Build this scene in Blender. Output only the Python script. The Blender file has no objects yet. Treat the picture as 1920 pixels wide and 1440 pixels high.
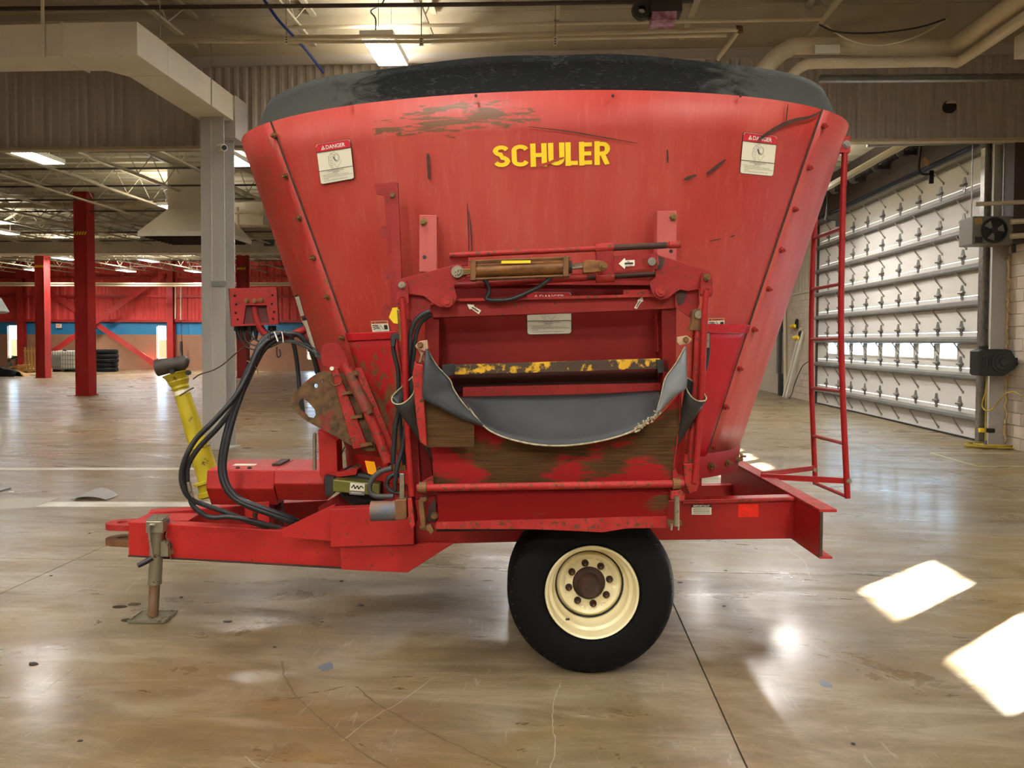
import bpy, bmesh, math, random
from math import sin, cos, pi, radians, sqrt, atan
from mathutils import Vector, Matrix
random.seed(7)
SC = bpy.context.scene
COL = SC.collection

# ------------------------------------------------------------------ camera
F = 1442.0; EYE = 1.75; PITCH = atan(.03); ROLL = .004; V0 = 683.3; YAW = atan(80/1442)
_r = Vector((1, 0, 0)); _u = Vector((0, sin(PITCH), cos(PITCH))); _f = Vector((0, cos(PITCH), -sin(PITCH)))
CR = cos(ROLL)*_r + sin(ROLL)*_u; CU = -sin(ROLL)*_r + cos(ROLL)*_u
RZ = Matrix.Rotation(YAW, 3, 'Z')
cam = bpy.data.cameras.new('camera'); camo = bpy.data.objects.new('camera', cam); COL.objects.link(camo)
cam.sensor_fit = 'HORIZONTAL'; cam.sensor_width = 36; cam.lens = F/1920*36
cam.shift_y = (V0-720)/1920; cam.clip_start = .05; cam.clip_end = 200
mm = Matrix((CR, CU, -_f)).transposed()
camo.matrix_world = Matrix.Translation((0, 0, EYE)) @ (RZ @ mm).to_4x4()
SC.camera = camo
# ------------------------------------------------------------------ world, sun, exposure
SC.view_settings.view_transform = 'Standard'; SC.view_settings.look = 'None'
SC.view_settings.gamma = 1; SC.view_settings.use_curve_mapping = False
SC.view_settings.exposure = 0.0
W = bpy.data.worlds.new('sky'); SC.world = W; W.use_nodes = True
bg = W.node_tree.nodes['Background']; bg.inputs[0].default_value = (.43, .68, 1, 1); bg.inputs[1].default_value = 20.0
sl = bpy.data.lights.new('sun', 'SUN'); sl.energy = 330; sl.angle = .009; sl.color = (1, .94, .85)
so = bpy.data.objects.new('sun', sl); COL.objects.link(so)
_az = radians(42.3); _el = radians(13.4)
so.location = (30, 30, 14)
so.rotation_euler = Vector((cos(_az)*cos(_el), sin(_az)*cos(_el), sin(_el))).to_track_quat('Z', 'Y').to_euler()
LAMP_NEAR = 220; LAMP_FAR = 330       # watts of each fluorescent fixture

# ------------------------------------------------------------------ rays
def _ray(u, v): return _f + CR*((u-960)/F) + CU*((V0-v)/F)
def M(u, v, d):                        # point of the machine frame at depth d
    r = _ray(u, v); return Vector((0, 0, EYE)) + r*(d/r.y)
def _wr(u, v): return RZ @ _ray(u, v)
def WX(u, v, x): r = _wr(u, v); return Vector((0, 0, EYE)) + r*(x/r.x)
def WY(u, v, y): r = _wr(u, v); return Vector((0, 0, EYE)) + r*(y/r.y)
def WZ(u, v, z): r = _wr(u, v); return Vector((0, 0, EYE)) + r*((z-EYE)/r.z)
def M2W(p): return RZ @ p

# ------------------------------------------------------------------ objects
ORG = {}
def tag(o, label=None, cat=None, group=None, kind=None):
    if label: o['label'] = label
    if cat: o['category'] = cat
    if group: o['group'] = group
    if kind: o['kind'] = kind
    return o
def link(name, me, parent, cen):
    o = bpy.data.objects.new(name, me); COL.objects.link(o)
    if parent is not None: o.parent = parent; o.location = Vector(cen) - ORG[parent.name]
    else: o.location = cen
    ORG[o.name] = Vector(cen); return o
def empty(name, loc, label, cat, group=None, kind=None, mframe=False):
    o = bpy.data.objects.new(name, None); COL.objects.link(o); o.empty_display_size = .1
    ORG[o.name] = Vector(loc)
    if mframe: o.location = M2W(Vector(loc)); o.rotation_euler.z = YAW
    else: o.location = loc
    return tag(o, label, cat, group, kind)
class MB:
    def __init__(s): s.v = []; s.f = []; s.m = []
    def add(s, vs, fs, mi=0):
        n = len(s.v); s.v += [Vector(p) for p in vs]
        for f in fs: s.f.append([i+n for i in f]); s.m.append(mi)
        return s
    def box(s, a, b, mi=0):
        x0, y0, z0 = a; x1, y1, z1 = b
        return s.hexa([(x0,y0,z0),(x1,y0,z0),(x1,y1,z0),(x0,y1,z0),(x0,y0,z1),(x1,y0,z1),(x1,y1,z1),(x0,y1,z1)], mi)
    def hexa(s, p, mi=0):
        return s.add(p, [(3,2,1,0),(4,5,6,7),(0,1,5,4),(1,2,6,5),(2,3,7,6),(3,0,4,7)], mi)
    def prism(s, pts, off, mi=0):      # polygon swept by vector off
        n = len(pts); off = Vector(off); p = [Vector(q) for q in pts]
        return s.add(p+[q+off for q in p], [tuple(range(n))[::-1], tuple(range(n, 2*n))]+[(i,(i+1)%n,n+(i+1)%n,n+i) for i in range(n)], mi)
    def bar(s, a, b, w, h, up=(0,0,1), mi=0):
        a = Vector(a); b = Vector(b); t = (b-a).normalized(); up = Vector(up)
        if abs(t.dot(up)) > .98: up = Vector((1,0,0))
        sd = t.cross(up).normalized()*w/2; uu = sd.cross(t).normalized()*h/2
        return s.hexa([a-sd-uu, a+sd-uu, b+sd-uu, b-sd-uu, a-sd+uu, a+sd+uu, b+sd+uu, b-sd+uu], mi)
    def tube(s, pts, r, n=10, smooth=4, cap=True, mi=0):
        p = [Vector(q) for q in pts]
        if smooth > 1 and len(p) > 2: p = spline(p, smooth)
        k = len(p); rr = r if isinstance(r, (list, tuple)) else [r]*k
        if len(rr) != k: rr = [rr[min(len(rr)-1, int(i*len(rr)/k))] for i in range(k)]
        up = Vector((.13, .31, .94)); vs = []; fs = []
        for i in range(k):
            t = (p[min(i+1, k-1)]-p[max(i-1, 0)])
            if t.length < 1e-9: t = Vector((0,0,1))
            t.normalize(); a = t.cross(up)
            if a.length < 1e-3: a = t.cross(Vector((1,0,0)))
            a.normalize(); b = a.cross(t).normalized(); up = b
            for j in range(n):
                q = 2*pi*j/n; vs.append(p[i]+(a*cos(q)+b*sin(q))*rr[i])
        for i in range(k-1):
            for j in range(n): fs.append((i*n+j, i*n+(j+1)%n, (i+1)*n+(j+1)%n, (i+1)*n+j))
        if cap: fs += [tuple(range(n))[::-1], tuple(range((k-1)*n, k*n))]
        return s.add(vs, fs, mi)
    def lathe(s, c, axis, prof, n=32, mi=0, closed=False):   # prof: (radius, along-axis)
        c = Vector(c); ax = Vector(axis).normalized(); a = ax.orthogonal().normalized(); b = ax.cross(a)
        vs = []; fs = []; k = len(prof)
        for r, h in prof:
            for j in range(n): q = 2*pi*j/n; vs.append(c+ax*h+(a*cos(q)+b*sin(q))*max(r, 1e-4))
        for i in range(k if closed else k-1):
            i2 = (i+1) % k
            for j in range(n): fs.append((i*n+j, i*n+(j+1)%n, i2*n+(j+1)%n, i2*n+j))
        return s.add(vs, fs, mi)
    def cyl(s, a, b, r, n=16, mi=0): return s.tube([a, b], r, n, 1, True, mi)
    def grid(s, rows, mi=0, closed=False):
        n = len(rows[0]); vs = [q for r in rows for q in r]; fs = []
        for i in range(len(rows)-1):
            for j in range(n if closed else n-1):
                j2 = (j+1) % n; fs.append((i*n+j, i*n+j2, (i+1)*n+j2, (i+1)*n+j))
        return s.add(vs, fs, mi)
    def build(s, name, mats, parent=None, smooth=None, bevel=0, solid=0, cen=None, auto=None):
        lo = Vector([min(p[i] for p in s.v) for i in range(3)]); hi = Vector([max(p[i] for p in s.v) for i in range(3)])
        if cen is None: cen = (lo+hi)/2 if parent is not None else Vector(((lo.x+hi.x)/2, (lo.y+hi.y)/2, lo.z))
        cen = Vector(cen); me = bpy.data.meshes.new(name)
        me.from_pydata([p-cen for p in s.v], [], s.f)
        for m in (mats if isinstance(mats, (list, tuple)) else [mats]): me.materials.append(m)
        for i, pl in enumerate(me.polygons): pl.material_index = s.m[i]
        bm = bmesh.new(); bm.from_mesh(me)
        if not solid: bmesh.ops.recalc_face_normals(bm, faces=bm.faces)
        bm.to_mesh(me); bm.free()
        if smooth:
            me.polygons.foreach_set('use_smooth', [True]*len(me.polygons))
            try: me.set_sharp_from_angle(angle=radians(smooth))
            except Exception: pass
        o = link(name, me, parent, cen)
        if solid:
            md = o.modifiers.new('solid', 'SOLIDIFY'); md.thickness = solid; md.offset = 0
        if bevel:
            md = o.modifiers.new('bevel', 'BEVEL'); md.width = bevel; md.segments = 2; md.limit_method = 'ANGLE'; md.angle_limit = radians(40)
        return o
def spline(p, k):
    out = []
    for i in range(len(p)-1):
        a = p[max(i-1, 0)]; b = p[i]; c = p[i+1]; d = p[min(i+2, len(p)-1)]
        for j in range(k):
            t = j/k
            out.append(.5*((2*b)+(c-a)*t+(2*a-5*b+4*c-d)*t*t+(3*b-a-3*c+d)*t**3))
    return out+[p[-1]]
def copy_tree(o, parent=None):
    c = o.copy(); COL.objects.link(c); c.parent = parent
    if o.name in ORG: ORG[c.name] = ORG[o.name].copy()
    for ch in list(o.children): copy_tree(ch, c)
    return c
def dup(o, loc, rotz=None, label=None):
    c = copy_tree(o); c.location = loc; ORG[c.name] = Vector(loc)
    if rotz is not None: c.rotation_euler.z = rotz
    if label: c['label'] = label
    return c
def cyc(n, c, r, rot=0): return [(c[0]+r*cos(2*pi*i/n+rot), c[1]+r*sin(2*pi*i/n+rot)) for i in range(n)]
# flat plate from outlines with holes, via a filled 2D curve; mapped into space by fn(x, y, side)
def holed(loops):
    cu = bpy.data.curves.new('o', 'CURVE'); cu.dimensions = '2D'; cu.fill_mode = 'BOTH'
    for L in loops:
        sp = cu.splines.new('POLY'); sp.points.add(len(L)-1); sp.use_cyclic_u = True
        for i, p in enumerate(L): sp.points[i].co = (p[0], p[1], 0, 1)
    o = bpy.data.objects.new('o', cu); COL.objects.link(o)
    cu.extrude = .5
    dg = bpy.context.evaluated_depsgraph_get(); dg.update()
    me = o.evaluated_get(dg).to_mesh()
    vs = [v.co.copy() for v in me.vertices]; fs = [tuple(p.vertices) for p in me.polygons]
    o.evaluated_get(dg).to_mesh_clear(); bpy.data.objects.remove(o); bpy.data.curves.remove(cu)
    return vs, fs
_TX = {}
def text_geo(body, bold=0.0):
    k = (body, bold)
    if k in _TX: return _TX[k]
    cu = bpy.data.curves.new('t', 'FONT'); cu.body = body; cu.size = 1; cu.offset = bold; cu.resolution_u = 3; cu.fill_mode = 'FRONT'
    o = bpy.data.objects.new('t', cu); COL.objects.link(o)
    dg = bpy.context.evaluated_depsgraph_get(); dg.update()
    me = o.evaluated_get(dg).to_mesh()
    vs = [v.co.copy() for v in me.vertices]; fs = [tuple(p.vertices) for p in me.polygons]
    o.evaluated_get(dg).to_mesh_clear(); bpy.data.objects.remove(o); bpy.data.curves.remove(cu)
    x0 = min(v.x for v in vs); x1 = max(v.x for v in vs); y0 = min(v.y for v in vs); y1 = max(v.y for v in vs)
    _TX[k] = ([((v.x-x0)/(x1-x0), (v.y-y0)/(y1-y0)) for v in vs], fs); return _TX[k]

# ------------------------------------------------------------------ materials
MT = {}
def lin(h):
    h = h.lstrip('#'); c = [int(h[i:i+2], 16)/255 for i in (0, 2, 4)]
    return tuple(((x/12.92) if x <= .04045 else ((x+.055)/1.055)**2.4) for x in c)+(1,)
class NT:
    def __init__(s, name):
        m = bpy.data.materials.new(name); m.use_nodes = True; s.m = m; s.n = m.node_tree.nodes; s.l = m.node_tree.links
        s.b = s.n['Principled BSDF']
    def node(s, t, **kw):
        n = s.n.new(t)
        for k, v in kw.items():
            if k in n.inputs.keys(): s.put(n.inputs[k], v)
            else: setattr(n, k, v)
        return n
    def put(s, sock, v):
        if isinstance(v, bpy.types.NodeSocket): s.l.new(v, sock)
        else: sock.default_value = v
    def coord(s, scale=(1, 1, 1), world=False, rot=(0, 0, 0), loc=(0, 0, 0)):
        if world: c = s.n.new('ShaderNodeNewGeometry').outputs['Position']
        else: c = s.n.new('ShaderNodeTexCoord').outputs['Object']
        mp = s.node('ShaderNodeMapping'); mp.inputs['Scale'].default_value = scale; mp.inputs['Rotation'].default_value = rot; mp.inputs['Location'].default_value = loc
        s.l.new(c, mp.inputs['Vector']); return mp.outputs[0]
    def noise(s, vec, scale, detail=4, rough=.55, dist=0):
        n = s.node('ShaderNodeTexNoise', Scale=scale, Detail=detail, Roughness=rough, Distortion=dist); s.l.new(vec, n.inputs['Vector']); return n.outputs[0]
    def ramp(s, fac, a, b, c0=(0, 0, 0, 1), c1=(1, 1, 1, 1)):
        r = s.node('ShaderNodeValToRGB'); r.color_ramp.elements[0].position = a; r.color_ramp.elements[1].position = b
        r.color_ramp.elements[0].color = c0; r.color_ramp.elements[1].color = c1; s.l.new(fac, r.inputs[0]); return r.outputs[0]
    def mix(s, fac, a, b):
        n = s.node('ShaderNodeMix', data_type='RGBA'); s.put(n.inputs[0], fac); s.put(n.inputs[6], a); s.put(n.inputs[7], b); return n.outputs[2]
    def math(s, op, a, b=0.0):
        n = s.node('ShaderNodeMath', operation=op); s.put(n.inputs[0], a); s.put(n.inputs[1], b); return n.outputs[0]
    def bump(s, h, strength=.2, dist=.01):
        n = s.node('ShaderNodeBump'); n.inputs['Strength'].default_value = strength; n.inputs['Distance'].default_value = dist
        s.l.new(h, n.inputs['Height']); s.l.new(n.outputs[0], s.b.inputs['Normal'])
    def out(s, col, rough=.5, metal=0, spec=.5, coat=0):
        s.put(s.b.inputs['Base Color'], col); s.put(s.b.inputs['Roughness'], rough); s.put(s.b.inputs['Metallic'], metal)
        s.b.inputs['Specular IOR Level'].default_value = spec; s.b.inputs['Coat Weight'].default_value = coat
        return s.m
def mat(name, c, c2=None, sc=6, st=(1, 1, 1), rough=.5, metal=0, spec=.5, world=False, bump=0, bsc=30, rust=0, rustc='#6b4526', rsc=18, coat=0):
    t = NT(name); col = lin(c)
    if c2: col = t.mix(t.ramp(t.noise(t.coord(st, world), sc, 5), .35, .65), lin(c), lin(c2))
    if rust:
        n = t.noise(t.coord((1, 1, 1), world), rsc, 6, .65)
        col = t.mix(t.ramp(n, .62-rust*.25, .66-rust*.22), col, t.mix(t.noise(t.coord((1, 1, 1), world), 60, 3), lin(rustc), lin('#3d2a1a')))
    if bump: t.bump(t.noise(t.coord((1, 1, 1), world), bsc, 4), bump, .01)
    MT[name] = t.out(col, rough, metal, spec, coat); return MT[name]
def emis(name, c, e):
    m = bpy.data.materials.new(name); m.use_nodes = True; b = m.node_tree.nodes['Principled BSDF']
    b.inputs['Base Color'].default_value = lin(c); b.inputs['Emission Color'].default_value = lin(c); b.inputs['Emission Strength'].default_value = e
    MT[name] = m; return m
red = mat('red_paint', '#a0181a', '#ae241e', 4, rough=.45, rust=.04, rsc=55, bump=.05, spec=.4)
red_rail = mat('red_rail_paint', '#8c1412', '#9a1c1a', 3, (.5, .5, 2), rough=.45, spec=.35, rust=.0, rsc=9)
red_worn = mat('red_worn_paint', '#961a1a', '#a4302a', 9, rough=.6, rust=.3, rsc=48, bump=.1, spec=.3)
red_new = mat('red_fresh_paint', '#b40c1c', '#a80e1a', 3, rough=.35)
red_dark = mat('red_door_paint', '#6e100c', '#781410', 3, rough=.55, spec=.25)
red_pale = mat('faded_red_paint', '#a8423c', '#b2504a', 5, (1, 1, .4), rough=.5)
red_link = mat('red_linkage_paint', '#861817', '#922422', 5, rough=.5, spec=.3, rust=.1, rsc=60)
rubber = mat('grey_rubber', '#212527', '#2e3234', 4, rough=.62, bump=.08, bsc=14)
rubber_d = mat('black_rubber', '#1c1d1e', '#2a2a28', 3, (1, 1, 1), rough=.55, bump=.06, bsc=9)
rubber_l = mat('pale_rubber', '#565a5e', '#6e7274', 5, rough=.6)
fray = mat('frayed_cord', '#b4ab8c', '#8c8266', 40, rough=.95)
tyre = mat('tyre_rubber', '#08090a', '#0c0d0d', 4, rough=.65, bump=.05, spec=.18)
cream = mat('cream_paint', '#fff3c4', '#f8ebb8', 3, rough=.32, coat=.2)
rust = mat('rusty_steel', '#5d3d22', '#7c5630', 12, rough=.75, metal=.2, bump=.15, bsc=50)
rust_d = mat('dark_rusty_steel', '#4a2c20', '#33241c', 14, rough=.7, metal=.1, bump=.15, bsc=40)
brass = mat('brassy_steel', '#8a6a3a', '#6c5230', 18, rough=.45, metal=.7)
steel = mat('bare_steel', '#a8a49c', '#8c887e', 12, rough=.35, metal=.9)
chrome = mat('chrome_rod', '#d8dadc', rough=.12, metal=1)
zinc = mat('zinc_tube', '#8a8676', '#a09a84', 9, (1, 1, .3), rough=.4, metal=.75, rust=.12, rustc='#6e5a38')
hosem = mat('black_hose', '#15171a', '#24272a', 5, rough=.45)
yellow = mat('yellow_guard', '#b8a81e', '#a39616', 5, rough=.45, rust=.06, rsc=10)
yel_bar = mat('yellow_worn_bar', '#d8a818', '#c89a14', 8, rough=.6, rust=.78, rustc='#40301e', rsc=14)
yel = mat('yellow_paint', '#f2d21a', rough=.5)
orange = mat('orange_reflector', '#f0a010', rough=.3)
redref = mat('red_reflector', '#f01408', '#d01006', 30, rough=.25)
white = mat('white_print', '#e8e6dc', rough=.5)
creamp = mat('decal_cream', '#e6e2cb', rough=.5)
blackp = mat('black_print', '#1a1818', rough=.6)
redp = mat('red_print', '#c4202a', rough=.5)
orgp = mat('orange_print', '#cc6a3c', rough=.5)
grease = mat('grease', '#4a2c1c', '#3a2418', 20, rough=.6)
olive = mat('olive_shield', '#5a5c20', '#6a6a28', 5, rough=.35)
darkm = mat('dark_steel', '#1c1a1a', '#262424', 5, rough=.55)
blackpl = mat('black_plastic', '#191a1c', rough=.4)
# tub: faded red with vertical streaks, a scraped rusty area and scattered chips
def tub_mat(name, stain, c1='#aa3a30', c2='#b04a3e', c3='#a42c22', chips=.0):
    t = NT(name)
    c = t.mix(t.ramp(t.noise(t.coord((3.2, 3.2, .18)), 2.5, 5), .36, .66), lin(c1), lin(c2))
    c = t.mix(t.ramp(t.noise(t.coord((1, 1, .6)), 1.1, 3), .42, .62), c, lin(c3))
    c = t.mix(t.math('MULTIPLY', t.ramp(t.noise(t.coord((30, 30, .8)), 1.5, 3), .55, .7), .3), c, lin('#b8604f'))
    if chips: c = t.mix(t.ramp(t.noise(t.coord(), 42, 3, .6), .61-chips*.1, .66-chips*.1), c, lin('#7a4a2c'))
    if chips: c = t.mix(t.math('MULTIPLY', t.ramp(t.noise(t.coord((1, 1, .5)), 2.2, 6, .7), .5, .68), .45), c, lin('#8a4a34'))
    if stain:
        for (x, z, w, h, k) in stain:
            sp = t.node('ShaderNodeSeparateXYZ'); t.l.new(t.coord((1, 1, 1)), sp.inputs[0])
            dx = t.math('DIVIDE', t.math('SUBTRACT', sp.outputs[0], x), w); dz = t.math('DIVIDE', t.math('SUBTRACT', sp.outputs[2], z), h)
            rr = t.math('ADD', t.math('MULTIPLY', dx, dx), t.math('MULTIPLY', dz, dz))
            n = t.noise(t.coord((2.6, 1, 17)), k, 7, .62, .6)
            v = t.math('SUBTRACT', n, t.math('MULTIPLY', rr, .14))
            c = t.mix(t.ramp(v, .448, .46), c, t.mix(t.noise(t.coord((6, 6, 30)), 3, 3), lin('#4e3018'), lin('#7a4c2a')))
    t.bump(t.noise(t.coord((1, 1, .5)), 2.2, 3), .1, .02)
    MT[name] = t.out(c, t.math('ADD', t.math('MULTIPLY', t.noise(t.coord((2, 2, .4)), 2, 3), .2), .4), 0, .4); return MT[name]
def rim_mat():
    t = NT('dusty_rubber_rim'); g = t.node('ShaderNodeSeparateXYZ'); t.l.new(t.coord(), g.inputs[0])
    k = t.math('ADD', t.math('MULTIPLY', t.math('ABSOLUTE', g.outputs[0]), .55), t.math('MULTIPLY', t.noise(t.coord((1.5, 1.5, 4)), 3, 7, .7, 1), .75))
    c = t.mix(t.ramp(k, .85, 1.4), lin('#101213'), lin('#40423e'))
    c = t.mix(t.math('MULTIPLY', t.ramp(t.noise(t.coord((4, 4, 12)), 3, 6, .7, 2), .55, .7), .35), c, lin('#5c5e5a'))
    t.bump(t.noise(t.coord((1, 1, 2)), 5, 4), .12, .02); return t.out(c, .75, 0, .12)
rimrub = rim_mat()
def dirt_mat(name, thr, cr='#96191c'):
    t = NT(name)
    a = t.noise(t.coord((1.3, 1, 3)), 2.2, 3, .5); b = t.noise(t.coord((2, 1, 60)), 2, 4)
    v = t.math('ADD', t.math('MULTIPLY', a, .75), t.math('MULTIPLY', b, .25))
    br = t.mix(t.ramp(b, .35, .65), lin('#3d2814'), lin('#5a4021'))
    c = t.mix(t.ramp(v, thr, thr+.045), lin(cr), br)
    MT[name] = t.out(c, .65, 0, .18); return MT[name]
dirt_hi = dirt_mat('mud_streaked_red', .47); dirt_all = dirt_mat('mud_brown', .2); dirt_lo = dirt_mat('red_scuffed', .62, '#740505')
def rustplate_mat():
    t = NT('rust_speckled_red')
    g = t.node('ShaderNodeSeparateXYZ'); t.l.new(t.coord(), g.inputs[0])
    k = t.math('SUBTRACT', t.math('MULTIPLY', t.noise(t.coord((1, 1, .6)), 26, 7, .7), 1.0), t.math('MULTIPLY', g.outputs[2], .22))
    c = t.mix(t.ramp(k, .49, .52), lin('#a8121a'), t.mix(t.noise(t.coord(), 50, 3), lin('#5a3a20'), lin('#7d5430')))
    return t.out(c, .6, 0, .4)
rustplate = rustplate_mat()
# building
def floor_mat():
    t = NT('polished_concrete')
    w = lambda s: t.coord(s, True)
    c = t.mix(t.ramp(t.noise(w((.4, .4, 1)), 1.1, 7, .62, .4), .32, .7), lin('#644c1e'), lin('#7e6530'))
    c = t.mix(t.math('MULTIPLY', t.ramp(t.noise(w((.12, .3, 1)), 1.2, 5, .6, .6), .4, .62), .6), c, lin('#746a5c'))
    c = t.mix(t.math('MULTIPLY', t.ramp(t.noise(w((.5, 1.6, 1)), 1.6, 8, .7, 1.5), .46, .62), .5), c, lin('#8c8068'))
    c = t.mix(t.math('MULTIPLY', t.ramp(t.noise(w((1, 1, 1)), 1.3, 8, .72, 1.0), .48, .68), .45), c, lin('#4a3a22'))
    c = t.mix(t.math('MULTIPLY', t.ramp(t.noise(t.coord((.4, 2.2, 1), True, (0, 0, .3)), 1.4, 9, .72, 1.6), .47, .6), .45), c, lin('#988c76'))
    c = t.mix(t.math('MULTIPLY', t.ramp(t.noise(t.coord((.5, 1.8, 1), True, (0, 0, .4), (7, 3, 0)), 1.5, 9, .72, 1.4), .5, .62), .5), c, lin('#54432c'))
    c = t.mix(t.math('MULTIPLY', t.ramp(t.noise(w((9, 1.2, 1)), 1.5, 3, .6, 3), .66, .7), .35), c, lin('#a39a8c'))
    c = t.mix(t.math('MULTIPLY', t.ramp(t.noise(w((1, 1, 1)), 26, 4, .7), .68, .75), .35), c, lin('#9a9080'))
    r = t.math('ADD', t.math('MULTIPLY', t.ramp(t.noise(t.coord((.45, 1.5, 1), True, (0, 0, .35)), 1.1, 8, .68, 1.2), .33, .68), .34), .16)
    r = t.math('ADD', r, t.math('MULTIPLY', t.noise(w((1, 1, 1)), 9, 5, .7), .1))
    h = t.math('ADD', t.noise(w((.8, 2.2, 1)), 2.6, 7, .66, .6), t.math('MULTIPLY', t.noise(w((1, 1, 1)), 14, 4), .25))
    t.bump(h, .13, .03)
    m = t.out(c, r, 0, .5, .16); t.b.inputs['Coat Roughness'].default_value = .16; return m
conc = floor_mat()
joint = mat('joint_dirt', '#2c251d', rough=.9)
beige = mat('beige_steel_paint', '#b5a78c', '#a99b80', 1.2, rough=.6)
beige_l = mat('beige_deck', '#9c9078', '#a79b82', .8, rough=.7, world=True)
deck_far = mat('cream_deck', '#c4bca0', '#bab196', .8, rough=.7, world=True)
joist_m = mat('cream_joist', '#aaa188', rough=.6)
corr = mat('grey_siding', '#b0a79c', '#a89f94', .7, rough=.6, world=True)
ductm = mat('white_duct', '#d0c5b0', '#c6bba6', 1.5, rough=.55)
pipem = mat('cream_pipe', '#c8bba0', '#bcae92', 2, rough=.5)
greycol = mat('grey_column_paint', '#b4b0a8', '#a8a49c', 2, (1, 1, .3), rough=.5)
redcol = mat('red_column_paint', '#8e1a18', '#9c2420', 1, rough=.5, world=True)
redwall = mat('red_wall_siding', '#c23a34', '#b4302c', .5, rough=.55, world=True)
bluew = mat('blue_wall_paint', '#1f6a94', rough=.6)
tanw = mat('tan_block', '#8a6249', '#815a44', .8, rough=.8, world=True)
blockm = mat('painted_block', '#cdbfae', '#c0b09e', 3, rough=.75, world=True, bump=.15, bsc=40)
mortar = mat('mortar', '#a39380', rough=.9)
doorw = mat('white_door_panel', '#d6d3cd', '#d0cdc6', .6, rough=.5, world=True)
galv = mat('galvanised_steel', '#8e8e8a', '#7d7d79', 3, rough=.4, metal=.55)
strutm = mat('strut_grey', '#74736e', '#686762', 3, rough=.5, metal=.15, spec=.3)
wallw = mat('pale_siding', '#c2b7a6', '#b8ac9a', 1, rough=.7)
brown = mat('brown_steel', '#3a2e28', rough=.6)
wood = mat('pine_wood', '#c79a5a', '#b58748', 6, (1, 1, 8), rough=.7)
cardb = mat('cardboard', '#b08c5a', '#9c7a4a', 3, rough=.85)
plast = mat('white_plastic', '#d2cebc', rough=.5)
greyp = mat('grey_panel', '#6c6e68', rough=.5)
heatm = mat('olive_grey_casing', '#6b695c', rough=.45)
yhose = mat('yellow_hose', '#b8a03a', '#a08a2c', 6, rough=.5)
foam = mat('foam_bead', '#d0b888', '#b89c68', 20, rough=.9)
blue = mat('blue_cable', '#1c3a8c', rough=.5)
paintw = mat('white_floor_paint', '#c9c4b6', '#a8a091', 3, rough=.5, world=True)
painty = mat('yellow_floor_paint', '#b8ae7c', rough=.5)
lampm = emis('lit_tube', '#f6f8ff', 14.0)
lampw = mat('lamp_reflector', '#e6e6e2', rough=.35)
exitm = mat('exit_face', '#dcd4c8', rough=.5)
def glass_mat():
    m = bpy.data.materials.new('window_glass'); m.use_nodes = True; n = m.node_tree.nodes; l = m.node_tree.links
    n.remove(n['Principled BSDF']); o = n['Material Output']
    t = n.new('ShaderNodeBsdfTransparent'); t.inputs[0].default_value = (.96, .98, .97, 1)
    g = n.new('ShaderNodeBsdfGlossy'); g.inputs['Roughness'].default_value = .02
    x = n.new('ShaderNodeMixShader'); x.inputs[0].default_value = .07
    l.new(t.outputs[0], x.inputs[1]); l.new(g.outputs[0], x.inputs[2]); l.new(x.outputs[0], o.inputs[0]); return m
glass = glass_mat()
# ================================================================== SETTING (world frame; y runs into the hall)
XR = 7.6; YB = 44.0; YBH = 12.75
def structure(o): o['kind'] = 'structure'; return o
fl = structure(MB().box((-40, -14, -.25), (XR+.3, YB+.4, -.012)).build('floor', joint))
ORGF = ORG['floor']
xs = [.8+4.6*k for k in range(-9, 3)]; ys = [5.87+5.0*k for k in range(-4, 9)]
_sl = {}
for i in range(len(xs)-1):
    for j in range(len(ys)-1):
        x0, x1, y0, y1 = xs[i]+.004, min(xs[i+1], XR+.2)-.004, ys[j]+.004, min(ys[j+1], YB+.2)-.004
        k = (round(x1-x0, 3), round(y1-y0, 3)); c = Vector(((x0+x1)/2, (y0+y1)/2, -.006))
        if k in _sl: link('slab', _sl[k], fl, c)
        else: _sl[k] = MB().box((x0, y0, -.0125), (x1, y1, 0)).build('slab', conc, fl, cen=c).data
def marking(pts, m=paintw, name='floor_marking', h=.0015):
    MB().prism([(p.x, p.y, .0) for p in pts], (0, 0, h)).build(name, m, fl)
for v0, v1, u1 in ((877, 881, 640), (941, 950, 640), (697.8, 699.4, 0)):
    if u1: marking([WZ(-200, v1, 0), WZ(u1, v1, 0), WZ(u1, v0, 0), WZ(-200, v0, 0)])
for a, b in (((1745, 849), (1897, 849.5)), ((1745, 849), (1832, 874)), ((1832, 874), (1990, 874))):
    p, q = WZ(*a, 0), WZ(*b, 0); n = (q-p).cross(Vector((0, 0, 1))).normalized()*.02
    marking([p-n, q-n, q+n, p+n], painty)
# ceilings
def deck(name, x0, x1, y0, y1, z, pitch, m):
    mb = MB(); y = y0
    while y < y1:
        a = .3*pitch; prof = [(y, z), (y+a, z), (y+a+.04, z+.09), (y+pitch-.04, z+.09), (y+pitch, z)]
        mb.grid([[(x0, p, q) for p, q in prof], [(x1, p, q) for p, q in prof]]); y += pitch
    mb.box((x0, y0, z+.1), (x1, y1, z+.2)); return structure(mb.build(name, m))
cn = deck('ceiling', -40, XR+.3, -14, YBH, 7.15, .3, beige_l)
cf = deck('ceiling.001', -40, XR+.3, YBH+.1, YB+.3, 6.35, .6, deck_far)
def joist(parent, x, y0, y1, zb, zt, step, m, name='roof_joist'):
    mb = MB(); mb.box((x-.045, y0, zb), (x+.045, y1, zb+.045)); mb.box((x-.045, y0, zt-.05), (x+.045, y1, zt))
    y = y0; up = True
    while y+step <= y1:
        a, b = ((y, zb+.05), (y+step, zt-.05)) if up else ((y, zt-.05), (y+step, zb+.05))
        mb.bar((x, a[0], a[1]), (x, b[0], b[1]), .018, .018, (1, 0, 0)); y += step; up = not up
    return mb.build(name, m, parent)
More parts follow.
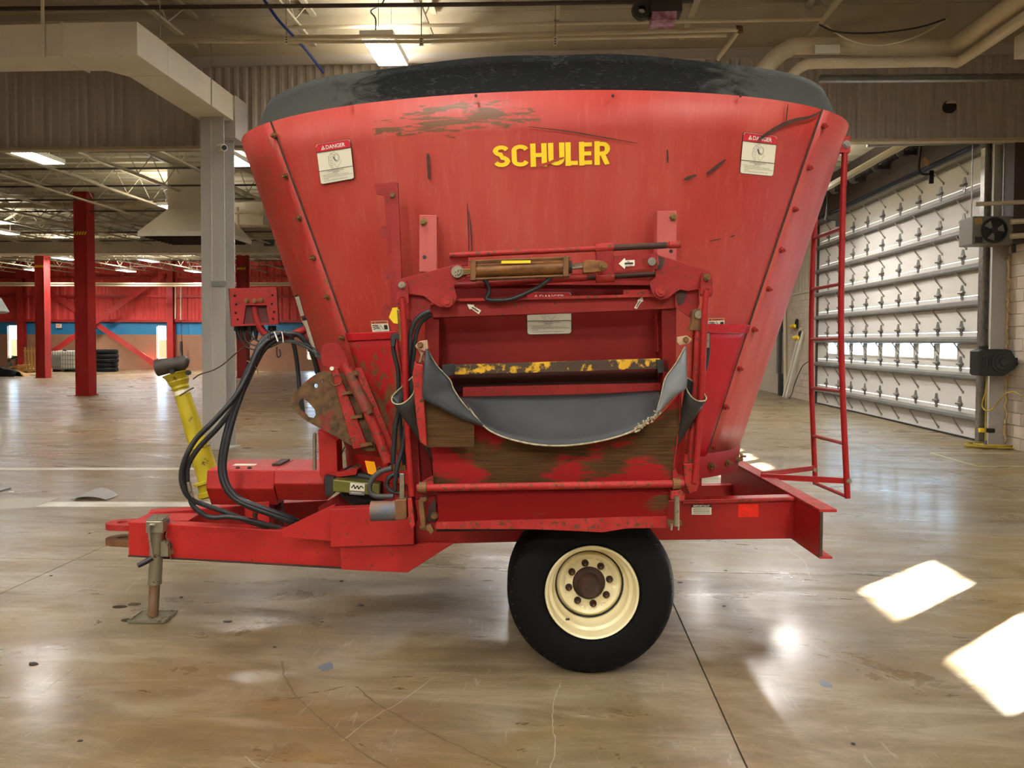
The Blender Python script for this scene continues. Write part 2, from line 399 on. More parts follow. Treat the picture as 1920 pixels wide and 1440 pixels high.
for k in range(6): joist(cn, -6.0+2.0*k, 4, YBH-.1, 6.6, 7.14, .55, joist_m)
for k in range(-1, 3): pass
x = -9.98+1.68*5
while x > -34: joist(cf, x, YBH+.3, YB, 5.68, 6.34, .62, joist_m); x -= 1.68
def girder(parent, y, z0, z1, x0, x1, m):
    mb = MB(); mb.box((x0, y-.08, z0), (x1, y+.08, z0+.08)); mb.box((x0, y-.08, z1-.08), (x1, y+.08, z1))
    x = x0; up = True
    while x+.75 <= x1:
        mb.bar((x, y, z0+.08 if up else z1-.08), (x+.75, y, z1-.08 if up else z0+.08), .05, .05, (0, 1, 0)); x += .75; up = not up
    return mb.build('girder', m, parent)
for y in (25.6, 36.6): girder(cf, y, 5.72, 6.3, -34, 1, joist_m)
for y in (14.6, 16.0, 17.6, 19.6, 21.5, 23.4, 28.0, 30.4, 34, 38, 41): MB().box((-34, y-.03, 5.74), (1, y+.03, 5.78)).build('bridging_shadow_rod', brown, cf)  # dark brown bars draw the bridging and also the beam shadows
# walls
wr = MB()
D1 = (13.88, 22.68); D2 = (1.2, 11.0)
for y0, y1, z0 in ((-14, D2[0], 0), (D2[0], D2[1], 5.2), (D2[1], D1[0], 0), (D1[0], D1[1], 5.2), (D1[1], YB+.4, 0)):
    wr.box((XR, y0, z0), (XR+.3, y1, 7.4))
wall_r = structure(wr.build('wall_right', wallw))
_bk = None; _bh = None
def block_field(y0, y1, nz):
    global _bk, _bh
    for r in range(nz):
        y = y0; first = True
        while y < y1-.02:
            w = .2 if (r % 2 and first) else .4
            w = min(w, y1-y); first = False
            c = Vector((XR-.015, y+w/2, r*.203+.1))
            key = 'f' if abs(w-.4) < .01 else 'h'
            if w > .1:
                if key == 'f' and _bk: link('block', _bk, wall_r, c)
                elif key == 'h' and _bh and abs(w-.2) < .02: link('block', _bh, wall_r, c)
                else:
                    o = MB().box((c.x-.02, c.y-w/2+.005, c.z-.097), (c.x+.02, c.y+w/2-.005, c.z+.097)).build('block', blockm, wall_r, cen=c)
                    if key == 'f': _bk = o.data
                    elif abs(w-.2) < .02: _bh = o.data
            y += w
block_field(12.1, 13.3, 16); block_field(22.8, 26.4, 16)
MB().box((XR-.06, 12.06, 3.25), (XR+.01, 13.3, 3.36)).build('ledge_trim', ductm, wall_r)
MB().box((XR-.06, 22.7, 3.25), (XR+.01, 30, 3.33)).build('ledge_trim', ductm, wall_r)
def ribs(parent, name, axis, fixed, a0, a1, z0, z1, pitch, dep, m):
    mb = MB(); prof = []; a = a0
    while a < a1:
        prof += [(a, 0), (a+pitch*.35, 0), (a+pitch*.5, dep), (a+pitch*.85, dep)]; a += pitch
    prof.append((a1, 0))
    f = (lambda p, z: (p[0], fixed-p[1], z)) if axis == 'x' else (lambda p, z: (fixed-p[1], p[0], z))
    mb.grid([[f(p, z0) for p in prof], [f(p, z1) for p in prof]]); return mb.build(name, m, parent)
ribs(wall_r, 'siding_sheet', 'y', XR-.005, 12.06, 13.3, 3.36, 7.1, .3, .03, wallw)
ribs(wall_r, 'siding_sheet', 'y', XR-.005, 22.7, 30, 3.33, 6.3, .3, .03, wallw)
MB().box((XR-.25, 12.86, 3.36), (XR-.035, 13.22, 5.05)).build('wall_stud', brown, wall_r)
structure(MB().box((-40.3, -14, 0), (-40, YB+.4, 7.4)).build('wall_left', wallw))
structure(MB().box((-40, -14.3, 0), (XR+.3, -14, 7.4)).build('wall_front', wallw))
# bulkhead between the two halls
bz0, bz1 = 5.02, 6.33
bh = structure(MB().box((-40, YBH+.05, bz0), (XR, YBH+.12, bz1)).build('wall_partition', corr))
ribs(bh, 'corrugated_sheet', 'x', YBH+.03, -14, XR, bz0, bz1, .155, .035, corr)
MB().box((-40, YBH-.03, bz0-.05), (XR, YBH+.14, bz0)).build('edge_trim', beige, bh)
MB().box((-14, YBH-.05, bz1), (XR, YBH+.1, bz1+.16)).build('edge_trim', corr, bh)
MB().box((-40, YBH+.0, bz1+.16), (XR, YBH+.12, 7.15)).build('upper_panel', beige, bh)
c = WY(1781, 200, YBH-.01); MB().cyl(c, c+Vector((0, .03, 0)), .105, 20).build('hole', blackp, bh)  # thin black disc stands for the darkness inside a hole
c2 = c+Vector((.02, -.004, .05)); MB().prism([c2+Vector((.085*cos(q), 0, .055*sin(q))) for q in [pi*i/8 for i in range(9)]], (0, .004, 0)).build('hole_bright_part', wallw, bh)  # pale half disc paints the bright upper part of the hole
# back wall
wb = MB(); wins = []
for (u0, u1) in ((15, 32), (294, 312), (576, 594)):
    a = WY(u0, 676, YB); b = WY(u1, 612, YB); wins.append((a.x, b.x, .62, 2.62))
edges = [-40]
for a, b, _, _ in wins: edges += [a, b]
edges += [XR+.3]
for i in range(0, len(edges), 2): wb.box((edges[i], YB, 0), (edges[i+1], YB+.25, 2.06), 0); wb.box((edges[i], YB, 2.06), (edges[i+1], YB+.25, 2.8), 1)
for a, b, z0, z1 in wins: wb.box((a, YB, 0), (b, YB+.25, z0), 0); wb.box((a, YB, z1), (b, YB+.25, 2.8), 1)
wb.box((-40, YB, 2.8), (XR+.3, YB+.25, 6.6), 2)
wall_b = structure(wb.build('wall_back', [tanw, bluew, redwall]))
ribs(wall_b, 'red_siding_sheet', 'x', YB-.01, -32, 2, 2.9, 6.4, .45, .05, redwall)
for z in (2.86, 4.3, 5.4): MB().box((-40, YB-.16, z-.07), (2, YB-.02, z+.07)).build('wall_girt', redcol, wall_b)
for i, (a, b, z0, z1) in enumerate(wins):
    w = empty('window_%d' % (i+1), ((a+b)/2, YB+.1, z0), None, None, None, 'structure')
    f = MB()
    for p, q in (((a, z0), (a+.05, z1)), ((b-.05, z0), (b, z1)), ((a, z0), (b, z0+.05)), ((a, z1-.05), (b, z1))): f.box((p[0], YB+.05, p[1]), (q[0], YB+.15, q[1]))
    f.build('window_frame', plast, w); MB().box((a+.04, YB+.09, z0+.04), (b-.04, YB+.1, z1-.04)).build('pane', glass, w)
yb = structure(MB().box((-48, 56, 0), (0, 57, 1.75)).build('wall_outside', mat('yellow_brick', '#6e5c34', rough=.9)))
structure(MB().box((-60, YB+.5, -.3), (20, 70, -.1)).build('ground_outside', mat('pavement', '#8a867e', rough=.9)))
# red columns
def h_column(name, c, w, d, z1, m, t=.025):
    mb = MB(); x, y = c
    mb.box((x-w/2, y-d/2, 0), (x+w/2, y-d/2+t, z1)); mb.box((x-w/2, y+d/2-t, 0), (x+w/2, y+d/2, z1)); mb.box((x-t/2, y-d/2+t, 0), (x+t/2, y+d/2-t, z1))
    return mb
def red_column(u, v, w, z1, label):
    p = WZ(u, v, 0); r = empty('red_column', (p.x, p.y, 0), label, 'column', None)
    # box column: two flanges and a recessed web on each side
    mb = MB(); x, y = p.x, p.y
    mb.box((x-w/2, y, .02), (x-w/2+.03, y+w, z1)); mb.box((x+w/2-.03, y, .02), (x+w/2, y+w, z1)); mb.box((x-w/2+.03, y+.03, .02), (x+w/2-.03, y+w-.03, z1))
    mb.build('shaft', redcol, r); MB().box((x-w/2-.04, y-.04, 0), (x+w/2+.04, y+w+.04, .02)).build('base_plate', redcol, r)
    if z1 > 6:
        s = MB()
        for k in range(5): s.add([(x-w/2-.004+k*w/5, y-.004, 5.0), (x-w/2+k*w/5+w/9, y-.004, 5.0), (x-w/2+k*w/5+w/9+.05, y-.004, 5.1), (x-w/2-.004+k*w/5+.05, y-.004, 5.1)], [(0, 1, 2, 3)])
        s.build('hazard_tape', yel, r)
    return r
red_column(154, 742, .42, 6.34, 'tall red steel column standing nearest on the far hall floor')
red_column(76, 709, .44, 6.34, 'red steel column behind and left of the nearest red column')
red_column(453, 709, .44, 6.34, 'red steel column seen behind the red control box')
for (u, lab) in ((39, 'red wall pilaster beside the narrow window and wooden pallet'), (320, 'red wall pilaster beside the narrow window above the yellow shaft')):
    p = WY(u, 690, YB-.35); o = MB().box((p.x-.18, YB-.4, 0), (p.x+.18, YB-.37, 6.4)).box((p.x-.02, YB-.37, 0), (p.x+.02, YB-.06, 6.4)).box((p.x-.18, YB-.09, 0), (p.x+.18, YB-.06, 6.4)).build('wall_pilaster', redcol)
    tag(o, lab, 'column')
for a, b, yy, lab in (((306, 516), (70, 680), YB-.62, 'red diagonal brace rising to the right across the back wall'), ((40, 511), (296, 686), YB-.48, 'red diagonal brace falling to the right across the back wall')):
    p, q = WY(*a, yy), WY(*b, yy); tag(MB().bar(p, q, .05, .26, (0, 0, 1)).bar(p+Vector((0, -.05, 0)), q+Vector((0, -.05, 0)), .02, .3).box((q.x-.1, yy, q.z-.1), (q.x+.1, YB-.06, q.z+.1)).box((p.x-.1, yy, p.z-.1), (p.x+.1, YB-.06, p.z+.1)).build('diagonal_brace', redcol), lab, 'brace')
# grey column
p = WZ(402, 843, 0); gx, gy = p.x, p.y
gc = empty('grey_column', (gx, gy, 0), 'tall grey steel column standing behind the yellow shaft', 'column')
mb = MB(); hw = .19
mb.box((gx-hw, gy, .02), (gx+hw, gy+.02, 5.4)); mb.box((gx-hw, gy+.38, .02), (gx+hw, gy+.4, 5.4)); mb.box((gx-.012, gy+.02, .02), (gx+.012, gy+.38, 5.4)); mb.box((gx-hw, gy+.02, .02), (gx-hw+.02, gy+.38, 5.4))
mb.build('shaft', greycol, gc); MB().box((gx-.24, gy-.05, 0), (gx+.24, gy+.45, .02)).build('base_plate', greycol, gc)
cp = WY(396, 532, gy-.02); MB().box((gx-.02, gy-.03, cp.z-.04), (gx+hw+.03, gy-.002, cp.z+.04)).build('clamp', galv, gc)
MB().box((gx-.03, gy-.012, .02), (gx-.01, gy-.0, 5.2)).build('conduit_rib', wallw, gc)
q = WY(416, 277, gy-.05); cm = empty('security_camera', q, 'small white security camera on the grey column under the duct', 'camera')
MB().tube([q+Vector((-.05, 0, 0)), q+Vector((.09, -.12, -.03))], .055, 14, 1).build('camera_body', plast, cm); MB().cyl(q+Vector((.09, -.121, -.03)), q+Vector((.1, -.14, -.033)), .04, 14).build('lens', blackp, cm)
# door posts
dp = empty('door_post', (7.4, 13.6, 0), 'grey steel door post at the near edge of the overhead door', 'post')
MB().box((7.28, 13.3, 0), (7.6, 13.36, 5.05)).box((7.5, 13.36, 0), (7.6, 13.84, 5.05)).build('post', greycol, dp)
MB().box((7.36, 13.8, 0), (7.5, 13.83, 5.1)).box((7.34, 13.7, 0), (7.37, 13.83, 5.1)).build('track', steel, dp)
tr = [Vector((7.44, 13.82, 4.7)), Vector((7.42, 13.8, 5.0)), Vector((7.3, 13.8, 5.25)), Vector((7.0, 13.8, 5.42)), Vector((6.4, 13.8, 5.46)), Vector((5.0, 13.8, 5.46))]
MB().tube(tr, .05, 6).build('curved_track', galv, dp)
mb = MB(); pts = []
for i in range(70): pts.append(Vector((XR-.06+random.uniform(-.014, .014), 13.28+random.uniform(-.02, .02), .1+i*.045)))
mb.tube(pts, .022, 5, 1); structure(mb.build('trim_1', foam))
# overhead doors
ZJ = [0, .55, 1.29, 1.95, 2.61, 3.27, 3.93, 4.6, 5.2]
def overhead_door(idx, y0, y1, near):
    d = empty('door_%d' % idx, (XR-.02, (y0+y1)/2, 0), None, None, None, 'structure')
    xa, xb = XR-.05, XR; hinge = None; brace = None; pane = None; fr = None
    yc = [y0+.87+.88*k for k in range(9)]
    ww = .325 if near else .35
    wn = [y0+1.32+.88*k for k in range(8)] if near else [10.12-1.21*k for k in range(6, -1, -1)]
    for i in range(8):
        z0, z1 = ZJ[i]+.004, ZJ[i+1]-.004
        mb = MB()
        if i != 2: mb.box((xa, y0, z0), (xb, y1, z1))
        else:
            mb.box((xa, y0, z0), (xb, y1, 1.45)); mb.box((xa, y0, 1.735), (xb, y1, z1)); e = [y0]
            for w in wn: e += [w-ww, w+ww]
            e.append(y1)
            for k in range(0, len(e), 2): mb.box((xa, e[k], 1.45), (xb, e[k+1], 1.735))
        pn = mb.build('door_panel', doorw, d)
        if i == 2:
            for w in wn:
                c = Vector((xa+.02, w, 1.592))
                if pane: link('pane', pane, pn, c); link('window_frame', fr, pn, c)
                else:
                    pane = MB().box((c.x, w-ww, 1.45), (c.x+.006, w+ww, 1.735)).build('pane', glass, pn, cen=c).data
                    f = MB()
                    for (ya, yb_, za, zb) in ((-.35, -.315, -.165, .165), (.315, .35, -.165, .165), (-.35, .35, -.165, -.135), (-.35, .35, .135, .165)): f.box((xa-.012, w+ya, c.z+za), (xa, w+yb_, c.z+zb))
                    fr = f.build('window_frame', plast, pn, cen=c).data
        if not near or i == 0: pass
        elif True:
            for y in yc:
                c = Vector((xa, y, z0+.07))
                if hinge: link('hinge', hinge, pn, c)
                else:
                    h = MB(); yz = [(-.03, -.14), (.03, -.14), (.06, -.04), (.11, 0), (.06, .04), (.03, .14), (-.03, .14), (-.06, .04), (-.11, 0), (-.06, -.04)]
                    h.prism([(xa-.012, c.y+a, c.z+b) for a, b in yz], (.012, 0, 0)); h.cyl((xa-.03, c.y-.09, c.z), (xa-.03, c.y+.09, c.z), .024, 8); hinge = h.build('hinge', galv, pn, cen=c).data
        zs = ZJ[i]-.2 if i else None
        if i == 7 or zs:
            for zz in ([zs] if zs else [])+([5.1] if i == 7 else []):
                if zz is None: continue
                h = .13 if zz < 5 else .16
                mb = MB(); sec = [(xa, zz-.02), (xa-.09, zz), (xa-.1, zz+.03), (xa-.09, zz+h*.6), (xa, zz+h*.9)]
                mb.prism([(a, y0, b) for a, b in sec], (0, y1-y0, 0)); st = mb.build('strut', strutm, pn)
                if near:
                    for y in yc:
                        c = Vector((xa-.04, y, zz-.09))
                        if brace: link('brace_rod', brace, pn, c)
                        else: brace = MB().bar((xa-.085, c.y+.1, zz+.0), (xa-.01, c.y-.12, zz-.25), .014, .022).bar((xa-.012, c.y-.12, zz-.27), (xa-.012, c.y-.12, zz-.22), .02, .03).build('brace_rod', steel, pn, cen=c).data
    MB().box((xa-.03, y0, 0), (xa, y1, .035)).build('bottom_seal', blackpl, d)
    mb = MB()
    mb.box((xa-.03, y0, 0), (xa-.005, y0+.13, 5.2)); mb.box((xa-.03, y1-.13, 0), (xa-.005, y1, 5.2)); mb.build('end_stile', brown if near else galv, d)
    return d
overhead_door(1, D1[0], D1[1], True); overhead_door(2, D2[0], D2[1], False)
# torsion shaft over the door
hd = structure(MB().box((7.42, 13.3, 5.3), (XR, 23.5, 6.3)).build('trim_2', brown));  # header over the door; the shadows there are put into its dark brown
sh = empty('torsion_shaft', (7.2, 18, 5.62), 'dark torsion shaft with springs and drums above the overhead door', 'door shaft')
MB().cyl((7.2, 13.4, 5.72), (7.2, 22.6, 5.72), .03, 10).build('shaft', darkm, sh)
for k in range(7):
    y = 13.9+1.3*k
    mb = MB(); pts = []
    for i in range(90): pts.append(Vector((7.2+.075*cos(i*.9), y+.15+i*.009, 5.72+.075*sin(i*.9))))
    mb.tube(pts, .012, 4, 1).build('spring', darkm, sh)
    MB().lathe((7.2, y, 5.72), (0, 1, 0), [(.03, -.05), (.13, -.05), (.13, -.03), (.09, -.02), (.09, .03), (.13, .04), (.13, .06), (.03, .06)], 18).build('cable_drum', galv, sh)
    MB().box((7.16, y-.12, 5.62), (7.44, y-.1, 5.86)).build('bearing_plate', darkm, sh)
# near duct on hangers
dt = empty('air_duct', (-7, 10, 5.37), 'white rectangular air duct turning back to the grey corrugated header', 'duct')
A = WY(257, 40, 9.35); B = WY(257, 103, 9.35); zt, zb = A.z, B.z; xd = A.x
MB().box((-16, 9.36, zb+.004), (xd-.96, 9.87, zt-.004)).build('duct_run', ductm, dt, bevel=.006)
MB().prism([(xd-.955, 9.35, zb), (xd, 9.35, zb), (xd, 10.1, zb), (xd-.55, 10.1, zb), (xd-.72, 9.88, zb), (xd-.955, 9.88, zb)], (0, 0, zt-zb)).build('duct_corner', ductm, dt, bevel=.006)
MB().box((xd-.547, 10.108, zb+.003), (xd-.003, 12.2, zt-.003)).build('duct_run', ductm, dt, bevel=.006)
MB().box((xd-.52, 12.2, zb-.27), (xd+.03, 12.69, zt)).build('drop_box', corr, dt, bevel=.006)
for (xx, yy) in ((xd-1.2, 9.6), (-8.2, 9.6), (-10.2, 9.6)):
    MB().box((xx-.02, 9.33, zb-.02), (xx+.02, 9.345, 7.1)).build('hanger_strap', ductm, dt)
MB().box((xd-.97, 9.33, zb-.02), (xd-.945, 9.9, zt+.01)).build('flange', ductm, dt)
MB().cyl((xd+.005, 11.4, zb), (xd+.005, 11.4, 7.1), .006, 6).build('hanger_rod', steel, dt)
MB().cyl((xd+.005, 9.9, zt-.01), (xd+.005, 9.9, 7.1), .006, 6).build('hanger_rod', steel, dt)
# pipes of the near hall
def pipe(name, pts, r, m, label, cat='pipe', n=12, sm=4): return tag(MB().tube(pts, r, n, sm).build(name, m, smooth=50), label, cat)
pipe('cream_pipe', [WY(250, 70, 11.3), WY(800, 69, 11.3), WY(1384, 55, 11.3)], .034, pipem, 'upper of two long cream pipes crossing under the near roof', sm=1)
pipe('cream_pipe', [WY(250, 78, 11.25), WY(800, 78, 11.25), WY(1362, 66, 11.25)], .026, pipem, 'lower of two long cream pipes crossing under the near roof', sm=1)
pipe('branch_pipe', [WY(1390, 50, 11.3), WY(1345, 112, 11.6)], .034, pipem, 'short cream branch pipe dropping from the rusty pipe elbow')
o = WY(1388, 53, 11.3); tag(MB().tube([o+Vector((-.06, 0, 0)), o, o+Vector((0, 0, -.06))], .045, 10, 1).build('pipe_elbow', rust), 'rusty pipe elbow at the end of the cream pipes', 'elbow')
pipe('thin_conduit', [WY(500, 52, 11.8), WY(1000, 45, 11.8), WY(1540, 36, 11.8)], .028, pipem, 'thin cream conduit running above the two cream pipes', sm=1)
pipe('roof_rail', [WY(-50, 17, 10.9), WY(900, 8, 10.9), WY(1300, 2, 10.9)], .03, brown, 'dark rail under the near roof deck', sm=1)
P1 = WY(1775, 88, 11.2); P0 = WY(1502, 86, 11.2)
pipe('wrapped_pipe', [WY(1395, 175, 11.2), WY(1450, 112, 11.2), WY(1478, 92, 11.2), P0, (P0+P1)/2, P1-Vector((.25, 0, 0)), P1, P1+Vector((.1, -.25, 0)), P1+Vector((.12, -3, .0)), P1+Vector((.12, -6, 0))], .118, pipem, 'thickest cream insulated pipe with an elbow, upper right', n=18, sm=5)
Q1 = WY(1787, 115, 11.1); Q0 = WY(1530, 119, 11.1)
pipe('insulated_pipe', [WY(1455, 175, 11.1), WY(1492, 134, 11.1), WY(1508, 123, 11.1), Q0, (Q0+Q1)/2, Q1-Vector((.2, 0, 0)), Q1, Q1+Vector((.1, -.2, 0)), Q1+Vector((.1, -3, 0)), Q1+Vector((.1, -6, 0))], .072, pipem, 'thinner cream insulated pipe below the thickest pipe, upper right', n=16, sm=5)
MB().box(WY(1528, 84, 11.0), WY(1572, 102, 11.06)).build('pipe_label', plast, bpy.data.objects['wrapped_pipe'])
for i, (u, v, lab) in enumerate(((790, 75, 'perforated strap hanger on the cream pipes right of the lit lamp'), (1041, 75, 'perforated strap hanger on the cream pipes above the rubber rim centre'), (537, 72, 'perforated strap hanger on the cream pipes left of the lit lamp'))):
    a = WY(u, v, 11.18); h = empty('pipe_hanger', a, lab, 'hanger'); MB().box((a.x-.03, a.y, a.z-.08), (a.x+.03, a.y+.012, a.z+.05)).build('strap', ductm, h); MB().cyl(a+Vector((0, .006, .05)), Vector((a.x, a.y+.006, 7.12)), .008, 6).build('rod', steel, h)
    for k in range(3): MB().box((a.x-.012, a.y-.002, a.z-.06+k*.035), (a.x+.012, a.y, a.z-.045+k*.035)).build('slot', blackp, h)
pipe('blue_cable', [WY(490, -8, 11), WY(520, 35, 11), WY(545, 62, 11.2), WY(575, 95, 11.8), WY(606, 136, 12.5)], .022, blue, 'blue cable hanging beside the lit lamp')
a, b = WY(1535, 149, 11.4), WY(1960, 146, 11.4); rl = empty('steel_channel', (a+b)/2, 'galvanised steel channel crossing in front of the corrugated header', 'rail')
MB().bar(a, b, .04, .085).build('web', galv, rl); MB().bar(a+Vector((0, -.03, -.04)), b+Vector((0, -.03, -.04)), .09, .01).build('flange', steel, rl); MB().bar(a+Vector((0, -.03, .04)), b+Vector((0, -.03, .04)), .09, .01).build('flange', steel, rl)
pipe('sagging_cable', [WY(1536, 46, 10.8), WY(1570, 60, 10.8), WY(1640, 62, 10.8), WY(1720, 52, 10.8), WY(1772, 36, 10.8)], .012, darkm, 'dark cable sagging between roof joists, upper right')
pipe('pale_cable', [WY(1548, 46, 10.85), WY(1590, 74, 10.85), WY(1650, 85, 10.85), WY(1720, 68, 10.85), WY(1775, 36, 10.85)], .012, pipem, 'pale cable sagging over the thickest pipe')
a = WY(1862, 123, 10.4); a.y = 9.1; a.x += .14; ub = empty('white_cabinet', a, 'white sheet metal box hung under the roof at the far right', 'box')
MB().box((a.x, a.y, a.z), (a.x+1.2, a.y+1.1, a.z+.28)).build('casing', ductm, ub, bevel=.01); MB().box((a.x+.03, a.y-.01, a.z+.02), (a.x+1.1, a.y, a.z+.26)).build('access_panel', ductm, ub)
for dx in (.1, 1.1): MB().cyl((a.x+dx, a.y+.5, a.z+.28), (a.x+dx, a.y+.5, 7.12), .012, 6).build('hanger_rod', steel, ub)
a = WY(1222, 38, 10.4); pj = empty('purple_box', a, 'purple box with black fan hanging under the roof above the mixer', 'projector')
MB().box((a.x, a.y, a.z), (a.x+.33, a.y+.3, a.z+.12)).build('casing', mat('purple_case', '#7a2a50', '#b090a8', 9, rough=.4), pj, bevel=.008); MB().box((a.x-.02, a.y+.0, a.z+.12), (a.x+.4, a.y+.3, a.z+.3)).build('top_case', darkm, pj)
MB().lathe((a.x-.12, a.y+.1, a.z+.17), (0, 1, 0), [(.05, -.05), (.12, -.05), (.14, 0), (.12, .06), (.05, .06)], 18).build('fan_ring', darkm, pj); MB().cyl((a.x+.2, a.y+.15, a.z+.3), (a.x+.2, a.y+.15, 7.12), .015, 6).build('hanger_rod', steel, pj)
o = WX(1590, 268, 6.2); 
pipe('galvanised_rail', [Vector((5.2, 13.3, 5.06)), Vector((7.2, 13.3, 5.1))], .035, galv, 'galvanised rail below the corrugated header above the ladder', 'rail', sm=1)
MB().tube([WX(1545, 355, 6.2), WX(1700, 268, 6.2)], .07, 8, 1).build('support_beam', joist_m, cf)
for (u, v, yy, lab) in ((1726, 270, 15.0, 'bent black bracket hanging over the overhead door beside a paper tag'), (1551, 380, 19.4, 'bent black bracket hanging beside the ladder, farther back')):
    t = WY(u, v, yy); h = empty('hanging_bracket', t, lab, 'bracket')
    s = yy/15.0
    a = WY(u-3, v+33, yy); b = WY(u-3, v+(48 if yy < 16 else 27), yy); c = WY(u+3, v+(56 if yy < 16 else 31), yy); d_ = WY(u+16, v+(57 if yy < 16 else 32), yy)
    MB().tube([Vector((t.x, t.y, 6.46)), t, a, b, c, d_], .022*s, 8, 3).build('bent_rod', blackp, h)
    MB().box((d_.x, d_.y-.02, d_.z-.17), (d_.x+.08, d_.y+.02, d_.z+.07)).build('mount_plate', blackp, h)
t = WY(1736, 304, 15.0); tag(MB().prism([t+Vector((-.07, 0, .05)), t+Vector((-.02, 0, .1)), t+Vector((.09, 0, -.02)), t+Vector((.03, 0, -.09))], (0, .004, 0)).build('paper_tag', cardb), 'tan paper tag tied near the bent black bracket', 'tag')
# fluorescent fixtures
def make_lamp(p, label, near=True):
    e = empty('ceiling_light', p, label, 'lamp', 'fluorescent lamps under the roof'); x, y, z = p
    MB().box((x-.24, y-.6, z+.02), (x+.24, y+.6, z+.06)).box((x-.25, y-.6, z-.03), (x-.235, y+.6, z+.06)).box((x+.235, y-.6, z-.03), (x+.25, y+.6, z+.06)).build('housing', lampw, e)
    for k in range(6):
        xx = x-.19+.076*k; MB().cyl((xx, y-.57, z-.012), (xx, y+.57, z-.012), .013, 8).build('tube', lampm, e)
    for s in (-1, 1): MB().box((x-.235, y+s*.6-.015, z-.035), (x+.235, y+s*.6+.015, z+.03)).build('end_cap', lampw, e)
    for s in (-1, 1): MB().cyl((x, y+s*.45, z+.06), (x, y+s*.45, z+.85), .006, 5).build('hanger_wire', steel, e)
    return e
def area(p, power, sx=.44, sy=1.1):
    l = bpy.data.lights.new('lamp_light', 'AREA'); l.shape = 'RECTANGLE'; l.size = sx; l.size_y = sy; l.energy = power; l.color = (1, .965, .905)
    o = bpy.data.objects.new('lamp_light', l); COL.objects.link(o); o.location = Vector(p)+Vector((0, 0, .012))
    u = o.copy(); u.data = l.copy(); u.data.energy = power*(.34 if p[1] < 13 else .22); COL.objects.link(u); u.location = Vector(p)+Vector((0, 0, .07)); u.rotation_euler.x = pi; return o  # second light faces up, added to brighten the deck; housing has no slot
L0 = WZ(722, 93, 6.25)
lamp0 = make_lamp(L0, 'bright fluorescent lamp hanging just above the black rubber rim'); area(L0, LAMP_NEAR)
MB().tube([L0+Vector((-.02, -.55, .06)), L0+Vector((-.02, -.55, .25)), L0+Vector((-.1, -.5, .38)), L0+Vector((.08, -.5, .5)), L0+Vector((.2, -.5, .85))], .012, 6).build('power_cord', darkm, lamp0)
n = 0
for yy, pw in ((7.2, .75), (2.4, .9), (-2.4, 1.6), (-7.2, 1.9)):  # lamp rows out of view, added to light the mixer's front
    for dx in (-9, -4.5, 0, 4.5):
        if yy > 5 and dx < 0: continue
        p = Vector((L0.x+dx+1.2, yy, 6.25)); n += 1
        dup(lamp0, p, None, 'unseen fluorescent lamp assumed over the near hall'); area(p, LAMP_NEAR*pw)
far = [(65, 292, 'fluorescent lamp at the left under the header, nearest in the far hall'), (432, 297, 'fluorescent lamp beside the security camera and grey column'), (330, 390, 'fluorescent lamp above the square air diffuser'), (2, 434, 'fluorescent lamp cut by the left edge above the long white duct'),
       (120, 484, 'fluorescent lamp just left of the nearest red column'), (278, 488, 'fluorescent lamp between the nearest red column and grey column below the duct'), (66, 506, 'small far lamp by the red column at the left'), (236, 507, 'small far lamp above the top of the diagonal brace'), (362, 508, 'small far lamp just left of the grey column')]
for u, v, lab in far:
    p = WZ(u, v, 5.45); dup(lamp0, p, None, lab); area(p, LAMP_FAR*(1 if p.y < 30 else 1.7))
for (x_, y_, pw) in ((-1.0, 19.8, .55), (4.1, 21.4, .5), (4.2, 15.4, 1.1), (5.6, 18.4, .9), (-3, 33, 1), (3, 31, 1), (-1, 39, 1)):  # unseen lamps; those beside the overhead door are added to brighten it
    p = Vector((x_, y_, 5.45)); dup(lamp0, p, None, 'unseen fluorescent lamp assumed in the far hall behind the mixer'); area(p, LAMP_FAR*pw)
# far hall services
pipe('sprinkler_main', [WY(-80, 385, 24), WY(300, 385, 24), WY(540, 380, 24)], .085, pipem, 'cream pipe across the far hall at the top of the nearest red column', sm=1)
pipe('wall_pipe', [WY(-80, 530.5, 41.5), WY(330, 532, 41.5), WY(600, 530, 41.5)], .055, pipem, 'upper cream pipe along the red back wall', sm=1)
pipe('wall_pipe', [WY(-80, 535, 41.4), WY(330, 536, 41.4), WY(600, 534, 41.4)], .045, pipem, 'lower cream pipe along the red back wall', sm=1)
ld = empty('long_duct', (-15, 31, 5.2), 'long white duct spanning the far hall under the joists', 'duct')
a = WY(0, 447, 31); b = WY(0, 475, 31)
MB().box((-30, 31, b.z), (.5, 31.9, a.z)).build('duct_body', ductm, ld)
for u in (72, 135, 205, 265, 320, 440): q = WY(u, 460, 31); MB().box((q.x-.03, 30.98, b.z-.02), (q.x+.03, 31.92, a.z+.02)).build('flange', ductm, ld)
for u in (493, 507): q = WY(u, 457, 31); 
q = WY(505, 457, 31); MB().box((q.x-.22, 30.97, q.z-.1), (q.x+.22, 30.99, q.z+.1)).build('grille_frame', galv, ld)
for k in range(4): MB().box((q.x-.19, 30.955, q.z-.08+k*.045), (q.x+.19, 30.97, q.z-.06+k*.045)).build('grille_slat', darkm, ld)
df = empty('air_diffuser', WY(330, 450, 20), 'square flared air diffuser hanging by the grey column with dark grille', 'diffuser')
a0 = WY(258, 434, 19.5); z0 = a0.z; x0 = a0.x; x1 = x0+2.3; y0, y1 = 19.5, 21.3; t0 = WY(300, 392, 20)
